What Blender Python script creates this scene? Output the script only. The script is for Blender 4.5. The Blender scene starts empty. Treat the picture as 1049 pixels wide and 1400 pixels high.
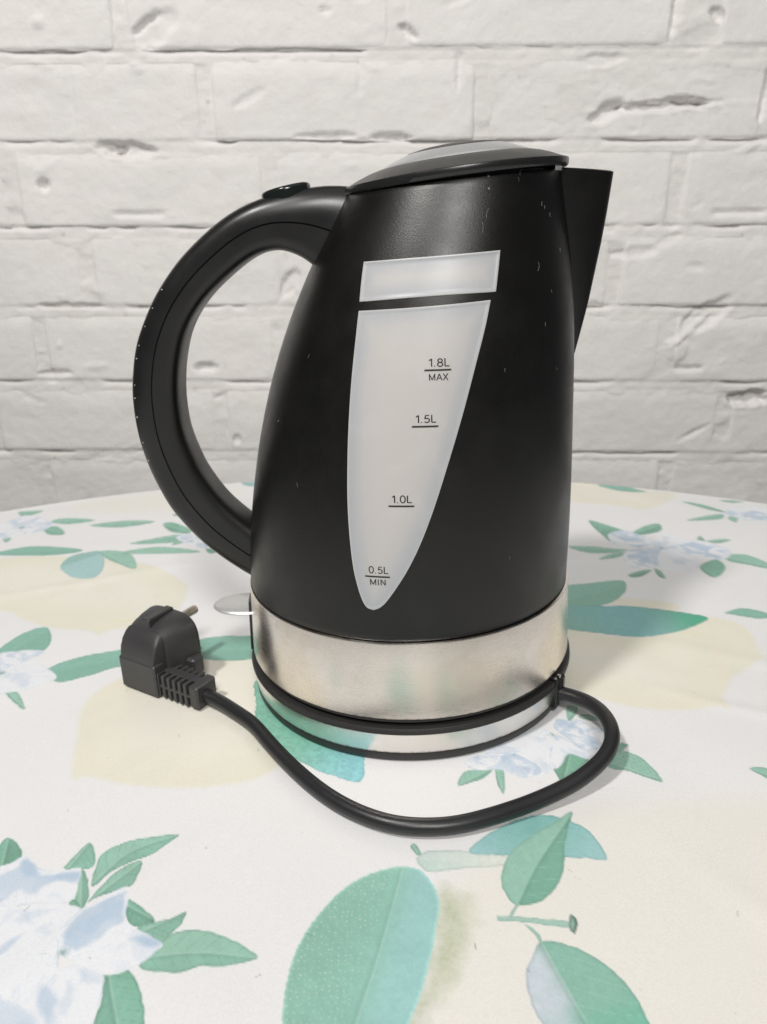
import bpy, math, random
import numpy as np

S = 0.001                                   # everything below is written in millimetres
scene = bpy.context.scene
COL = scene.collection
rng = np.random.RandomState(7)
random.seed(7)

# ------------------------------------------------------------------ camera
PIT, ROLL = 0.346, -0.032
cam_d = bpy.data.cameras.new('camera')
cam_d.sensor_fit = 'VERTICAL'
cam_d.sensor_height = 24.0
cam_d.sensor_width = 18.0
cam_d.lens = 24.0 * 1050.0 / 1400.0
cam_d.clip_start, cam_d.clip_end = 0.01, 20.0
cam_d.dof.use_dof = True
cam_d.dof.focus_distance = 0.300
cam_d.dof.aperture_fstop = 10.5
cam = bpy.data.objects.new('camera', cam_d)
COL.objects.link(cam)
_fw = np.array([0, math.cos(PIT), -math.sin(PIT)])
_rt = np.array([1.0, 0, 0])
_up = np.cross(_rt, _fw)
_r = _rt * math.cos(ROLL) + _up * math.sin(ROLL)
_u = -_rt * math.sin(ROLL) + _up * math.cos(ROLL)
import mathutils
cam.matrix_world = mathutils.Matrix((
    (_r[0], _u[0], -_fw[0], -11.371 * S),
    (_r[1], _u[1], -_fw[1], -351.927 * S),
    (_r[2], _u[2], -_fw[2], 212.605 * S),
    (0, 0, 0, 1)))
scene.camera = cam

# ------------------------------------------------------------------ room light
world = bpy.data.worlds.new('World')
scene.world = world
world.use_nodes = True
bg = world.node_tree.nodes['Background']
bg.inputs['Color'].default_value = (0.97, 0.98, 1.0, 1)
bg.inputs['Strength'].default_value = 0.08

def lamp(name, loc, target, size, watts, color):
    d = bpy.data.lights.new(name, 'AREA')
    if isinstance(size, tuple):
        d.shape = 'RECTANGLE'
        d.size, d.size_y = size
    else:
        d.shape = 'DISK'
        d.size = size
    d.energy = watts
    d.color = color
    o = bpy.data.objects.new(name, d)
    COL.objects.link(o)
    o.location = loc
    o.rotation_euler = (mathutils.Vector(target) - mathutils.Vector(loc)).to_track_quat('-Z', 'Y').to_euler()
    return o
lamp('ceiling_lamp', (-0.58, -0.62, 1.46), (0.0, 0.1, 0.1), 0.16, 15.8, (1.0, 0.97, 0.935))
lamp('overhead_softbox', (0.35, 0.0, 2.1), (0.2, 0.15, 0.0), 2.2, 4.0, (1.0, 0.985, 0.965))  # added overhead fill in place of ceiling bounce, lifts the table
lamp('front_softbox', (0.10, -1.55, 1.55), (0.15, 0.3, 0.25), (0.42, 0.32), 26.5, (1.0, 0.985, 0.96))  # softbox added behind the camera for the body highlight and front fill

vs = scene.view_settings
vs.view_transform = 'Standard'
vs.look = 'None'
vs.exposure = 0.0
vs.gamma = 1.0
scene.render.engine = 'CYCLES'

# ------------------------------------------------------------------ helpers
def lin(c):
    c = np.asarray(c, float) / 255.0
    return np.where(c <= 0.04045, c / 12.92, ((c + 0.055) / 1.055) ** 2.4)

def tag(o, label=None, cat=None, group=None, kind=None):
    if label: o['label'] = label
    if cat: o['category'] = cat
    if group: o['group'] = group
    if kind: o['kind'] = kind
    return o

def empty(name, loc, label, cat):
    o = bpy.data.objects.new(name, None)
    o.empty_display_size = 0.02
    COL.objects.link(o)
    o.location = [v * S for v in loc]
    return tag(o, label, cat)

def mesh_obj(name, verts, faces, mat, parent=None, smooth=True, origin=(0, 0, 0), angle=None):
    v = (np.asarray(verts, float) - np.asarray(origin, float)) * S
    me = bpy.data.meshes.new(name)
    if isinstance(faces, np.ndarray):
        n = len(faces)
        k = faces.shape[1]
        me.vertices.add(len(v))
        me.vertices.foreach_set('co', v.astype(np.float32).ravel())
        me.loops.add(n * k)
        me.loops.foreach_set('vertex_index', faces.astype(np.int32).ravel())
        me.polygons.add(n)
        me.polygons.foreach_set('loop_start', np.arange(0, n * k, k, dtype=np.int32))
        me.update(calc_edges=True)
    else:
        me.from_pydata([tuple(p) for p in v], [], [tuple(f) for f in faces])
    me.validate()
    if smooth:
        me.polygons.foreach_set('use_smooth', [True] * len(me.polygons))
        if angle is not None:
            me.set_sharp_from_angle(angle=math.radians(angle))
    me.update()
    o = bpy.data.objects.new(name, me)
    COL.objects.link(o)
    if mat: me.materials.append(mat)
    if parent: o.parent = parent
    return o

class MB:
    """collects several shapes into one mesh"""
    def __init__(s): s.v = []; s.f = []
    def add(s, v, f):
        b = len(s.v)
        s.v += [tuple(p) for p in v]
        s.f += [tuple(i + b for i in q) for q in f]
        return s
    def grid(s, P, cu=False, cv=False, flip=False):
        P = np.asarray(P, float)
        nu, nv = P.shape[:2]
        return s.add(P.reshape(-1, 3), grid_faces(nu, nv, cu, cv, flip))
    def build(s, name, mat, parent=None, smooth=True, angle=40):
        return mesh_obj(name, np.array(s.v), s.f, mat, parent, smooth, angle=angle)

def grid_faces(nu, nv, cu=False, cv=False, flip=False):
    out = []
    for i in range(nu if cu else nu - 1):
        for j in range(nv if cv else nv - 1):
            a, b = i * nv + j, ((i + 1) % nu) * nv + j
            c, d = ((i + 1) % nu) * nv + (j + 1) % nv, i * nv + (j + 1) % nv
            out.append((a, d, c, b) if flip else (a, b, c, d))
    return out

def np_grid_faces(nu, nv, flip=False):
    i, j = np.meshgrid(np.arange(nu - 1), np.arange(nv - 1), indexing='ij')
    a = i * nv + j
    q = np.stack([a, a + nv, a + nv + 1, a + 1], -1).reshape(-1, 4)
    return q[:, ::-1].copy() if flip else q

def lathe(prof, n=160, cx=0.0, cy=0.0, close=False):
    a = np.linspace(0, 2 * np.pi, n, endpoint=False)
    p = np.array(prof, float)
    P = np.zeros((n, len(p), 3))
    P[:, :, 0] = cx + np.cos(a)[:, None] * p[None, :, 0]
    P[:, :, 1] = cy + np.sin(a)[:, None] * p[None, :, 0]
    P[:, :, 2] = p[None, :, 1]
    return P, grid_faces(n, len(p), True, close)

def catmull(pts, n=8, closed=False):
    p = np.asarray(pts, float)
    if closed:
        q = np.concatenate([p[-1:], p, p[:2]])
    else:
        q = np.concatenate([2 * p[:1] - p[1:2], p, 2 * p[-1:] - p[-2:-1]])
    out = []
    t = np.linspace(0, 1, n, endpoint=False)[:, None]
    for k in range(1, len(q) - 2):
        a, b, c, d = q[k - 1], q[k], q[k + 1], q[k + 2]
        out.append(.5 * (2 * b + (c - a) * t + (2 * a - 5 * b + 4 * c - d) * t ** 2 + (3 * b - a - 3 * c + d) * t ** 3))
    if not closed: out.append(p[-1:])
    return np.concatenate(out)

def resample(c, n):
    d = np.concatenate([[0], np.cumsum(np.linalg.norm(np.diff(c, axis=0), axis=1))])
    t = np.linspace(0, d[-1], n)
    return np.stack([np.interp(t, d, c[:, k]) for k in range(c.shape[1])], -1)

def tube(path, radius, n=16, caps=True):
    p = np.asarray(path, float)
    t = np.gradient(p, axis=0)
    t /= np.linalg.norm(t, axis=1)[:, None]
    nrm = np.array([0, 0, 1.0]) if abs(t[0][2]) < .9 else np.array([1.0, 0, 0])
    P = []
    for k in range(len(p)):
        nrm = nrm - t[k] * (nrm @ t[k]); nrm /= np.linalg.norm(nrm)
        b = np.cross(t[k], nrm)
        a = np.linspace(0, 2 * np.pi, n, endpoint=False)
        r = radius[k] if hasattr(radius, '__len__') else radius
        P.append(p[k] + r * (np.cos(a)[:, None] * nrm + np.sin(a)[:, None] * b))
    P = np.array(P)
    f = grid_faces(len(p), n, False, True)
    if caps:
        f.append(tuple(range(n))[::-1])
        f.append(tuple((len(p) - 1) * n + i for i in range(n)))
    return P.reshape(-1, 3), f

def rbox(x0, x1, y0, y1, z0, z1, b=0.6):
    """box with chamfered edges"""
    bx, by, bz = (min(b, .49 * (q - p)) for p, q in ((x0, x1), (y0, y1), (z0, z1)))
    v, idx = [], {}
    for sx in (0, 1):
        for sy in (0, 1):
            for sz in (0, 1):
                X, Y, Z = (x0, x1)[sx], (y0, y1)[sy], (z0, z1)[sz]
                ix, iy, iz = X + (bx, -bx)[sx], Y + (by, -by)[sy], Z + (bz, -bz)[sz]
                for ax, p in ((0, (X, iy, iz)), (1, (ix, Y, iz)), (2, (ix, iy, Z))):
                    idx[(sx, sy, sz, ax)] = len(v); v.append(p)
    f = []
    def q(*k): f.append(tuple(idx[i] for i in k))
    for s in (0, 1):
        o = ((0, 0), (0, 1), (1, 1), (1, 0)) if s == 0 else ((0, 0), (1, 0), (1, 1), (0, 1))
        q(*[(s, a, b_, 0) for a, b_ in o])
        q(*[(b_, s, a, 1) for a, b_ in o])
        q(*[(a, b_, s, 2) for a, b_ in o])
    for a in (0, 1):
        for c in (0, 1):
            fl = (a == c)
            e = [(0, a, c, 1), (1, a, c, 1), (1, a, c, 2), (0, a, c, 2)]
            q(*(e if not fl else e[::-1])) if a == 0 else q(*(e if not fl else e[::-1]))
            e = [(a, 0, c, 0), (a, 1, c, 0), (a, 1, c, 2), (a, 0, c, 2)]
            q(*(e[::-1] if not fl else e))
            e = [(a, c, 0, 0), (a, c, 1, 0), (a, c, 1, 1), (a, c, 0, 1)]
            q(*(e if not fl else e[::-1]))
    for sx in (0, 1):
        for sy in (0, 1):
            for sz in (0, 1):
                t = [(sx, sy, sz, 0), (sx, sy, sz, 1), (sx, sy, sz, 2)]
                q(*(t if (sx + sy + sz) % 2 else t[::-1]))
    return v, f

def _h(i, j, seed):
    n = (i.astype(np.int64) * 374761393 + j.astype(np.int64) * 668265263 + seed * 974634777) & 0x7fffffff
    n = ((n ^ (n >> 13)) * 1274126177) & 0x7fffffff
    return ((n ^ (n >> 16)) & 0xffff) / 65535.0

def vnoise(x, y, seed=0):
    x = np.asarray(x, float); y = np.asarray(y, float)
    i, j = np.floor(x), np.floor(y)
    u, v = x - i, y - j
    u = u * u * (3 - 2 * u); v = v * v * (3 - 2 * v)
    i = i.astype(np.int64); j = j.astype(np.int64)
    a, b = _h(i, j, seed), _h(i + 1, j, seed)
    c, d = _h(i, j + 1, seed), _h(i + 1, j + 1, seed)
    return (a * (1 - u) + b * u) * (1 - v) + (c * (1 - u) + d * u) * v

def fbm(x, y, seed=0, o=4):
    s, a, t = 0, .5, 0
    for k in range(o):
        s = s + a * vnoise(x * 2 ** k + 13.7 * k, y * 2 ** k - 7.1 * k, seed + k)
        t += a; a *= .5
    return s / t

def sstep(a, b, x):
    t = np.clip((x - a) / (b - a), 0, 1)
    return t * t * (3 - 2 * t)

# ------------------------------------------------------------------ materials
class Mat:
    def __init__(s, name, color=(.5, .5, .5), rough=.5, metal=0.0, spec=.5):
        s.m = bpy.data.materials.new(name)
        s.m.use_nodes = True
        s.t = s.m.node_tree
        s.b = s.t.nodes['Principled BSDF']
        s.b.inputs['Base Color'].default_value = (*color, 1)
        s.b.inputs['Roughness'].default_value = rough
        s.b.inputs['Metallic'].default_value = metal
        s.b.inputs['Specular IOR Level'].default_value = spec
        s.coord = s.t.nodes.new('ShaderNodeTexCoord')
    def n(s, kind, **kw):
        o = s.t.nodes.new(kind)
        for k, v in kw.items():
            if k in o.inputs: o.inputs[k].default_value = v
            else: setattr(o, k, v)
        return o
    def link(s, a, b): s.t.links.new(a, b)
    def vec(s, scale=(1, 1, 1), src='Object'):
        mp = s.n('ShaderNodeMapping')
        mp.inputs['Scale'].default_value = scale
        s.link(s.coord.outputs[src], mp.inputs['Vector'])
        return mp.outputs['Vector']
    def noise(s, scale, detail=4, rough=.55, vec=None, dist=0.0):
        o = s.n('ShaderNodeTexNoise')
        o.inputs['Scale'].default_value = scale
        o.inputs['Detail'].default_value = detail
        o.inputs['Roughness'].default_value = rough
        o.inputs['Distortion'].default_value = dist
        s.link(vec if vec else s.coord.outputs['Object'], o.inputs['Vector'])
        return o.outputs['Fac']
    def ramp(s, fac, stops):
        o = s.n('ShaderNodeValToRGB')
        e = o.color_ramp.elements
        while len(e) < len(stops): e.new(.5)
        for k, (p, c) in enumerate(stops):
            e[k].position = p
            e[k].color = (*c, 1) if len(c) == 3 else c
        s.link(fac, o.inputs['Fac'])
        return o.outputs['Color']
    def mix(s, fac, a, b):
        o = s.n('ShaderNodeMix', data_type='RGBA')
        for v, k in ((fac, 0), (a, 6), (b, 7)):
            if isinstance(v, (int, float)): o.inputs[k].default_value = v
            elif isinstance(v, tuple): o.inputs[k].default_value = (*v, 1)
            else: s.link(v, o.inputs[k])
        return o.outputs[2]
    def maprange(s, v, a, b, c, d):
        o = s.n('ShaderNodeMapRange')
        for k, q in zip(('From Min', 'From Max', 'To Min', 'To Max'), (a, b, c, d)): o.inputs[k].default_value = q
        s.link(v, o.inputs['Value'])
        return o.outputs['Result']
    def math(s, op, a, b):
        o = s.n('ShaderNodeMath', operation=op)
        for v, k in ((a, 0), (b, 1)):
            if isinstance(v, (int, float)): o.inputs[k].default_value = v
            else: s.link(v, o.inputs[k])
        return o.outputs[0]
    def bump(s, h, strength=.2, dist=.0005):
        o = s.n('ShaderNodeBump')
        o.inputs['Strength'].default_value = strength
        o.inputs['Distance'].default_value = dist
        s.link(h, o.inputs['Height'])
        s.link(o.outputs['Normal'], s.b.inputs['Normal'])
    def base(s, c): s.link(c, s.b.inputs['Base Color'])
    def rough(s, c): s.link(c, s.b.inputs['Roughness'])

def black_plastic(name, color, rough, grain=.12, dust=.75):
    m = Mat(name, color, rough)
    m.bump(m.noise(2300, 3, .6), grain, .0002)
    vo = m.n('ShaderNodeTexVoronoi', feature='F1')
    vo.inputs['Scale'].default_value = 95
    m.link(m.coord.outputs['Object'], vo.inputs['Vector'])
    sep = m.n('ShaderNodeSeparateColor')
    m.link(vo.outputs['Color'], sep.inputs['Color'])
    pick = m.math('GREATER_THAN', sep.outputs[0], dust)
    size = m.math('MULTIPLY', sep.outputs[1], .05)
    speck = m.math('MULTIPLY', m.math('LESS_THAN', vo.outputs['Distance'], size), pick)
    haze = m.maprange(m.noise(35, 5), .35, .75, 0, 1)
    c = m.mix(haze, color, tuple(v * 1.25 + .001 for v in color))
    m.base(m.mix(m.math('MULTIPLY', speck, .6), c, (.35, .34, .32)))
    m.rough(m.maprange(m.noise(60, 4), .3, .7, rough - .05, rough + .07))
    return m.m

M_body = black_plastic('black_satin_plastic', (.0028, .0025, .0022), .34, .36, .70)
M_handle = black_plastic('black_handle_plastic', (.008, .0078, .0078), .32, .10, .93)
M_grip = black_plastic('black_grip_plastic', (.008, .0078, .0075), .36, .12, .9)
M_lid = black_plastic('grey_lid_plastic', (.060, .058, .055), .40, .15, .85)
M_rim = black_plastic('black_rim_plastic', (.012, .012, .012), .28, .05, .95)
M_ring = black_plastic('worn_ring_plastic', (.022, .021, .020), .46, .2, .8)
M_gloss = black_plastic('glossy_button_plastic', (.008, .011, .010), .12, .02, .97)
M_plug = black_plastic('black_plug_rubber', (.038, .037, .038), .42, .35, .9)
M_cord = black_plastic('black_cord_rubber', (.016, .016, .017), .33, .3, .80)
M_dark = Mat('dark_gap_plastic', (.006, .006, .006), .6).m
M_white_in = Mat('white_inner_plastic', (.72, .71, .69), .4).m

def silver_paint():
    m = Mat('silver_paint', (.62, .62, .62), .36, .55)
    m.base(m.ramp(m.noise(2500, 2), [(.3, (.52, .52, .52)), (.7, (.68, .68, .68))]))
    m.bump(m.noise(1800, 2), .06, .0002)
    return m.m
M_silver = silver_paint()

def steel(name, tint, r, grime):
    m = Mat(name, tint, r, 1.0)
    # brushed along the circumference: angle, height -> stretched noise
    sx = m.n('ShaderNodeSeparateXYZ')
    m.link(m.coord.outputs['Object'], sx.inputs['Vector'])
    ang = m.math('ARCTAN2', sx.outputs[1], sx.outputs[0])
    cb = m.n('ShaderNodeCombineXYZ')
    m.link(m.math('MULTIPLY', ang, .55), cb.inputs[0])
    m.link(m.math('MULTIPLY', sx.outputs[2], 300.0), cb.inputs[1])
    streak = m.noise(12, 5, .7, cb.outputs[0])
    cloud = m.noise(38, 5, .6)
    blot = m.noise(90, 3, .6)
    c = m.mix(m.maprange(cloud, .42, .72, 0, .40), tint, (tint[0] * .83, tint[1] * .76, tint[2] * .69))
    c = m.mix(m.maprange(blot, .62, .75, 0, .25), c, (tint[0] * .7, tint[1] * .66, tint[2] * .62))
    c = m.mix(m.maprange(streak, .3, .7, 0, .22), c, (.9, .87, .82))
    # grime caught along the lower edge, ragged
    edge = m.math('ADD', sx.outputs[2], m.math('MULTIPLY', m.math('SUBTRACT', m.noise(420, 3, .7), .5), .0022))
    c = m.mix(m.maprange(edge, grime, grime + .0009, .82, 0), c, (.10, .075, .055))
    m.base(c)
    m.rough(m.math('ADD', m.maprange(streak, .3, .7, r - .05, r + .07), m.maprange(cloud, .4, .7, 0, .08)))
    m.bump(streak, .05, .0003)
    m.b.inputs['Anisotropic'].default_value = .62
    m.b.inputs['Anisotropic Rotation'].default_value = .25
    return m.m
M_steel = steel('brushed_steel', (.88, .82, .745), .24, .0012)
M_steel2 = steel('brushed_steel_base', (.80, .785, .75), .27, .0046)

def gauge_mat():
    # frosted plastic, greyer towards its moulded edge: soft inner shading painted into the colour ('edge' = mm from the border)
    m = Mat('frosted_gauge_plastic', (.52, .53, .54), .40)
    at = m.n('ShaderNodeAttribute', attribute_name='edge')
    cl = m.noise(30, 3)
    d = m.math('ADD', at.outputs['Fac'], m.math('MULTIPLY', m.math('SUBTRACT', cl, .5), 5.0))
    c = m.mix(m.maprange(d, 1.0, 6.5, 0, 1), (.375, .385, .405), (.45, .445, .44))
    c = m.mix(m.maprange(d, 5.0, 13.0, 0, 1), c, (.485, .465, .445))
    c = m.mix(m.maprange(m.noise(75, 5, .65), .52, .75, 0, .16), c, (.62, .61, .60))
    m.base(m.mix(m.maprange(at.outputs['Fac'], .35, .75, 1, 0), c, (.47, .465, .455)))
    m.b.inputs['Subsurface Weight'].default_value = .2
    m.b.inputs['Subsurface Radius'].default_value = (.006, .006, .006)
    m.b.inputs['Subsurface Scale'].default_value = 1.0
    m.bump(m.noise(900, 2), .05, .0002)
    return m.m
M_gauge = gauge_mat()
M_ink = Mat('black_ink', (.012, .012, .013), .5).m

def brass():
    m = Mat('worn_brass', (.42, .33, .25), .34, .9)
    m.base(m.ramp(m.noise(300, 4), [(.3, (.44, .38, .31)), (.7, (.72, .66, .57))]))
    return m.m
M_pin = brass()

# ================================================================== painted brick wall
wall = empty('brick_wall', (0, 439, 0), 'white painted brick wall behind the table with chipped rough joints', 'wall')
wall.rotation_euler = (0, math.radians(1.6), math.radians(-1.8))
def wall_paint(name, a, b, spots):
    m = Mat(name, a, .62)
    big = m.noise(7, 4)
    mid = m.noise(45, 5, .6)
    c = m.mix(m.maprange(big, .35, .65, 0, 1), a, b)
    c = m.mix(m.maprange(mid, .5, .8, 0, .35), c, (a[0] * .86, a[1] * .85, a[2] * .83))
    if spots:
        c = m.mix(m.maprange(m.noise(120, 3), .66, .74, 0, .5), c, (.40, .37, .31))
    m.base(c)
    h = m.math('ADD', m.math('MULTIPLY', m.noise(130, 7, .68), 1.0), m.math('MULTIPLY', m.noise(700, 4), .3))
    m.bump(h, .6, .0014)
    m.b.inputs['Specular IOR Level'].default_value = .25
    return m.m
M_brick = wall_paint('white_wall_paint', (.735, .715, .69), (.70, .685, .665), False)
M_mortar = wall_paint('white_mortar_paint', (.72, .70, .675), (.68, .665, .64), True)
ROW0, PITCH, BH = -4.0, 75.0, 65.5
ROWS = {6: [(-520, -330), (-318, -80), (-68, 170), (182, 420), (432, 560)],
        5: [(-560, -499), (-488, -251), (-239, -3), (9.5, 247), (291, 540)],
        4: [(-560, -421), (-410, -178.5), (-166.5, 76), (88.5, 339), (349.5, 560)],
        3: [(-560, -372), (-360, -123), (-111, 128), (139, 262), (274, 512), (522, 570)],
        2: [(-545, -309), (-297, -110), (-99, 28), (40, 212), (224, 462), (474, 560)],
        1: [(-560, -366), (-355, -120), (-108, 138), (150, 270), (282, 520)],
        0: [(-560, -430), (-418, -186), (-174, 66), (78, 338), (351, 560)],
        -1: [(-560, -383), (-371, -130), (-118, 120), (132, 285), (297, 540)],
        -2: [(-540, -300), (-288, -48), (-36, 204), (216, 456), (468, 570)],
        -3: [(-560, -420), (-408, -168), (-156, 84), (96, 336), (348, 560)]}
# marks in the wall: x, z, half width, half height, depth (positive = chipped in), tilt
MARKS = [(-250, 289, 32, 7.5, 6.0, -.08), (-262, 288, 12, 6, 4.5, .3), (-334, 258, 6.0, 6.5, 7.5, 0), (-213, 387, 26, 12, 2.6, .5), (-222, 391, 18, 3.5, 3.2, .6),
         (243, 323, 56, 4.6, 6.0, .05), (196, 318, 20, 7, 4.8, .5), (266, 327, 24, 3.4, 4.6, -.05), (287, 395, 8, 5.5, 5.0, -.6), (368, 54, 22, 8.5, 10, .05),
         (-102, 167, 8, 18, 3.6, -.5), (-192, 84, 13, 5, 5.5, 0), (-325, 146, 34, 3.2, 4.0, 0), (315, 17, 20, 2.0, 2.6, .5), (-165, 8, 5, 5, 3.0, 0),
         (187, 360, 22, 6, 2.2, .05), (14, 383, 12, 4, 5.0, -.6), (-60, 299, 30, 3, 3.0, 0), (0, 298, 20, 4.0, 4.4, 0),
         (-246, 232, 30, 3, 2.6, 0), (-60, 400, 6, 3, 2.6, 0), (-318, 393, 5, 6, -2.2, 0), (338, 330, 4, 26, 4.6, -.08), (249, 400, 4, 28, 4.8, -.1),
         (312, 137, 30, 12, 3.2, .6), (300, 124, 30, 3, -2.0, .75), (286, 104, 12, 13, -2.4, 0), (60, 352, 3, 18, 2.2, 0), (-30, 350, 3, 20, 1.2, 0), (-297, 336, 3, 24, 1.3, 0),
         (236, 196, 26, 5, 2.2, .1), (-130, 236, 22, 4, 2.6, .1), (330, 232, 30, 3.5, 2.6, 0), (-350, 78, 20, 3, 3.0, 0), (180, 58, 4, 8, 1.8, 0), (300, 84, 16, 3, 3.4, 0)]
_r = np.random.RandomState(5)
for _ in range(46):                                              # smaller chips, drips and lumps of mortar under the paint
    MARKS.append((_r.uniform(-420, 420), _r.uniform(-70, 420), _r.uniform(3, 20), _r.uniform(1.5, 5), _r.choice([-1.2, -.8, .7, 1.0, 1.4]), _r.uniform(-.6, .6)))
def marks(x, z):
    h = np.zeros(np.shape(x))
    for k, (mx, mz, rx, rz, dep, t) in enumerate(MARKS):
        if mx + 40 + rx < x.min() or mx - 40 - rx > x.max() or mz + 30 + rx < z.min() or mz - 30 - rx > z.max(): continue
        dx, dz = x - mx, z - mz - t * 0
        c, s = math.cos(t), math.sin(t)
        u, v = (dx * c + dz * s) / rx, (-dx * s + dz * c) / rz
        r = np.sqrt(u * u + v * v) + .55 * (fbm(x / 7, z / 7, 60 + k, 3) - .5)
        cut = 1 - sstep(.72, 1.02, r)
        lip = np.exp(-((r - 1.12) / .14) ** 2) * (v < 0) * .2
        h += dep * cut * (.65 + .6 * fbm(x / 5, z / 5, 90 + k, 3)) - abs(dep) * lip * .5
    return h                                                     # depth into the wall
def relief(x, z, seed):
    a = 2.6 * (fbm(x / 95, z / 70, 5, 3) - .5)
    b = 1.7 * (fbm(x / 30, z / 20, 6, 4) - .5)
    e = fbm(x / 6, z / 5, 31, 3)
    return a + b + .6 * (e - .5) + marks(x, z)
def add_brick(x0, x1, zb, seed, proto=None):
    nx, nz = max(8, int((x1 - x0) / 2.2)), 34
    s = np.linspace(0, 1, nx); q = np.linspace(0, 1, nz)
    s = .5 - .5 * np.cos(np.pi * s) * (1 - .25 * np.sin(np.pi * s) ** 2)
    q = .5 - .5 * np.cos(np.pi * q) * (1 - .25 * np.sin(np.pi * q) ** 2)
    U, W = np.meshgrid(s, q, indexing='ij')
    h = BH + 1.5 * (vnoise(seed * 3.1, .5, 4) - .5)
    zb = zb + 1.2 * (vnoise(seed * 1.7, 2.5, 8) - .5)
    X = x0 + (x1 - x0) * U; Z = zb + h * W
    X = X + 2.2 * (fbm(Z / 14, Z * 0 + seed, 41, 3) - .5) * (1 - 2 * np.minimum(U, 1 - U)) * np.where(U < .5, 1, -1)
    Z = Z + 3.0 * (fbm(X / 26, X * 0 + seed, 42, 3) - .5) * (1 - 2 * np.minimum(W, 1 - W))
    dl, dr = (X - x0), (x1 - X)
    db, dt = (Z - zb), (zb + h - Z)
    lat = np.minimum(dl, dr)
    soft = .35 + 1.3 * fbm(X / 45 + seed, Z / 45, 55, 3)
    ch = (np.clip(1 - lat / 5.0, 0, 1) ** 2 * 1.9 + np.clip(1 - dt / 14.0, 0, 1) ** 2 * 1.5) * soft + np.clip(1 - db / 3.0, 0, 1) ** 2 * 1.4
    corner = np.clip(1 - np.hypot(np.clip(lat, 0, 14), np.clip(db, 0, 14)) / 14, 0, 1) * 2.5 * vnoise(seed * 2.3, 7.7, 3)
    tilt = (vnoise(seed * 5.3, 1.1, 9) - .5) * 2.0
    D = relief(X, Z, seed) + ch + corner + tilt * np.clip(dt / 14, 0, 1)
    P = np.stack([X, D, Z], -1)
    # returns into the joint
    n, m = nx, nz
    ring = [(i, 0) for i in range(n)] + [(n - 1, j) for j in range(1, m)] + [(i, m - 1) for i in range(n - 2, -1, -1)] + [(0, j) for j in range(m - 2, 0, -1)]
    v = P.reshape(-1, 3)
    back = np.array([P[i, j] for i, j in ring]); back[:, 1] = 10
    f = grid_faces(n, m)
    b0 = len(v); L = len(ring)
    for k in range(L):
        a = ring[k][0] * m + ring[k][1]; b = ring[(k + 1) % L][0] * m + ring[(k + 1) % L][1]
        f.append((b, a, b0 + k, b0 + (k + 1) % L))
    o = mesh_obj('brick', np.concatenate([v, back]), f, M_brick, wall)
    return o
sd_ = 1
for k, row in ROWS.items():
    for x0, x1 in row:
        add_brick(x0, x1, ROW0 + PITCH * k, sd_); sd_ += 1
def build_mortar():
    xs = np.arange(-560, 562, 2.6); zs = np.arange(-232, 516, 1.6)
    X, Z = np.meshgrid(xs, zs, indexing='ij')
    f = ((Z - ROW0) / PITCH)
    fr = (f - np.floor(f)) * PITCH                                # 0 = bottom of a brick, BH = its top
    t = np.clip((fr - BH) / (PITCH - BH), 0, 1)                    # across the joint, 1 = under the next brick
    fill = fbm(X / 40, Z / 30, 70, 3)
    dep = .95 + sstep(.42, .95, t) * (.35 + 4.2 * sstep(.44, .70, fill)) * (fr > BH - 2)
    dep = np.where(fr <= BH - 2, .55 + 1.5 * sstep(.40, .62, fill), dep)
    dep = dep + relief(X, Z, 77) + .9 * (fbm(X / 9, Z / 6, 71, 3) - .5)
    P = np.stack([X, dep, Z], -1)
    o = mesh_obj('mortar', P.reshape(-1, 3), np_grid_faces(len(xs), len(zs)), M_mortar, wall)
    return o
build_mortar()

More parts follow.
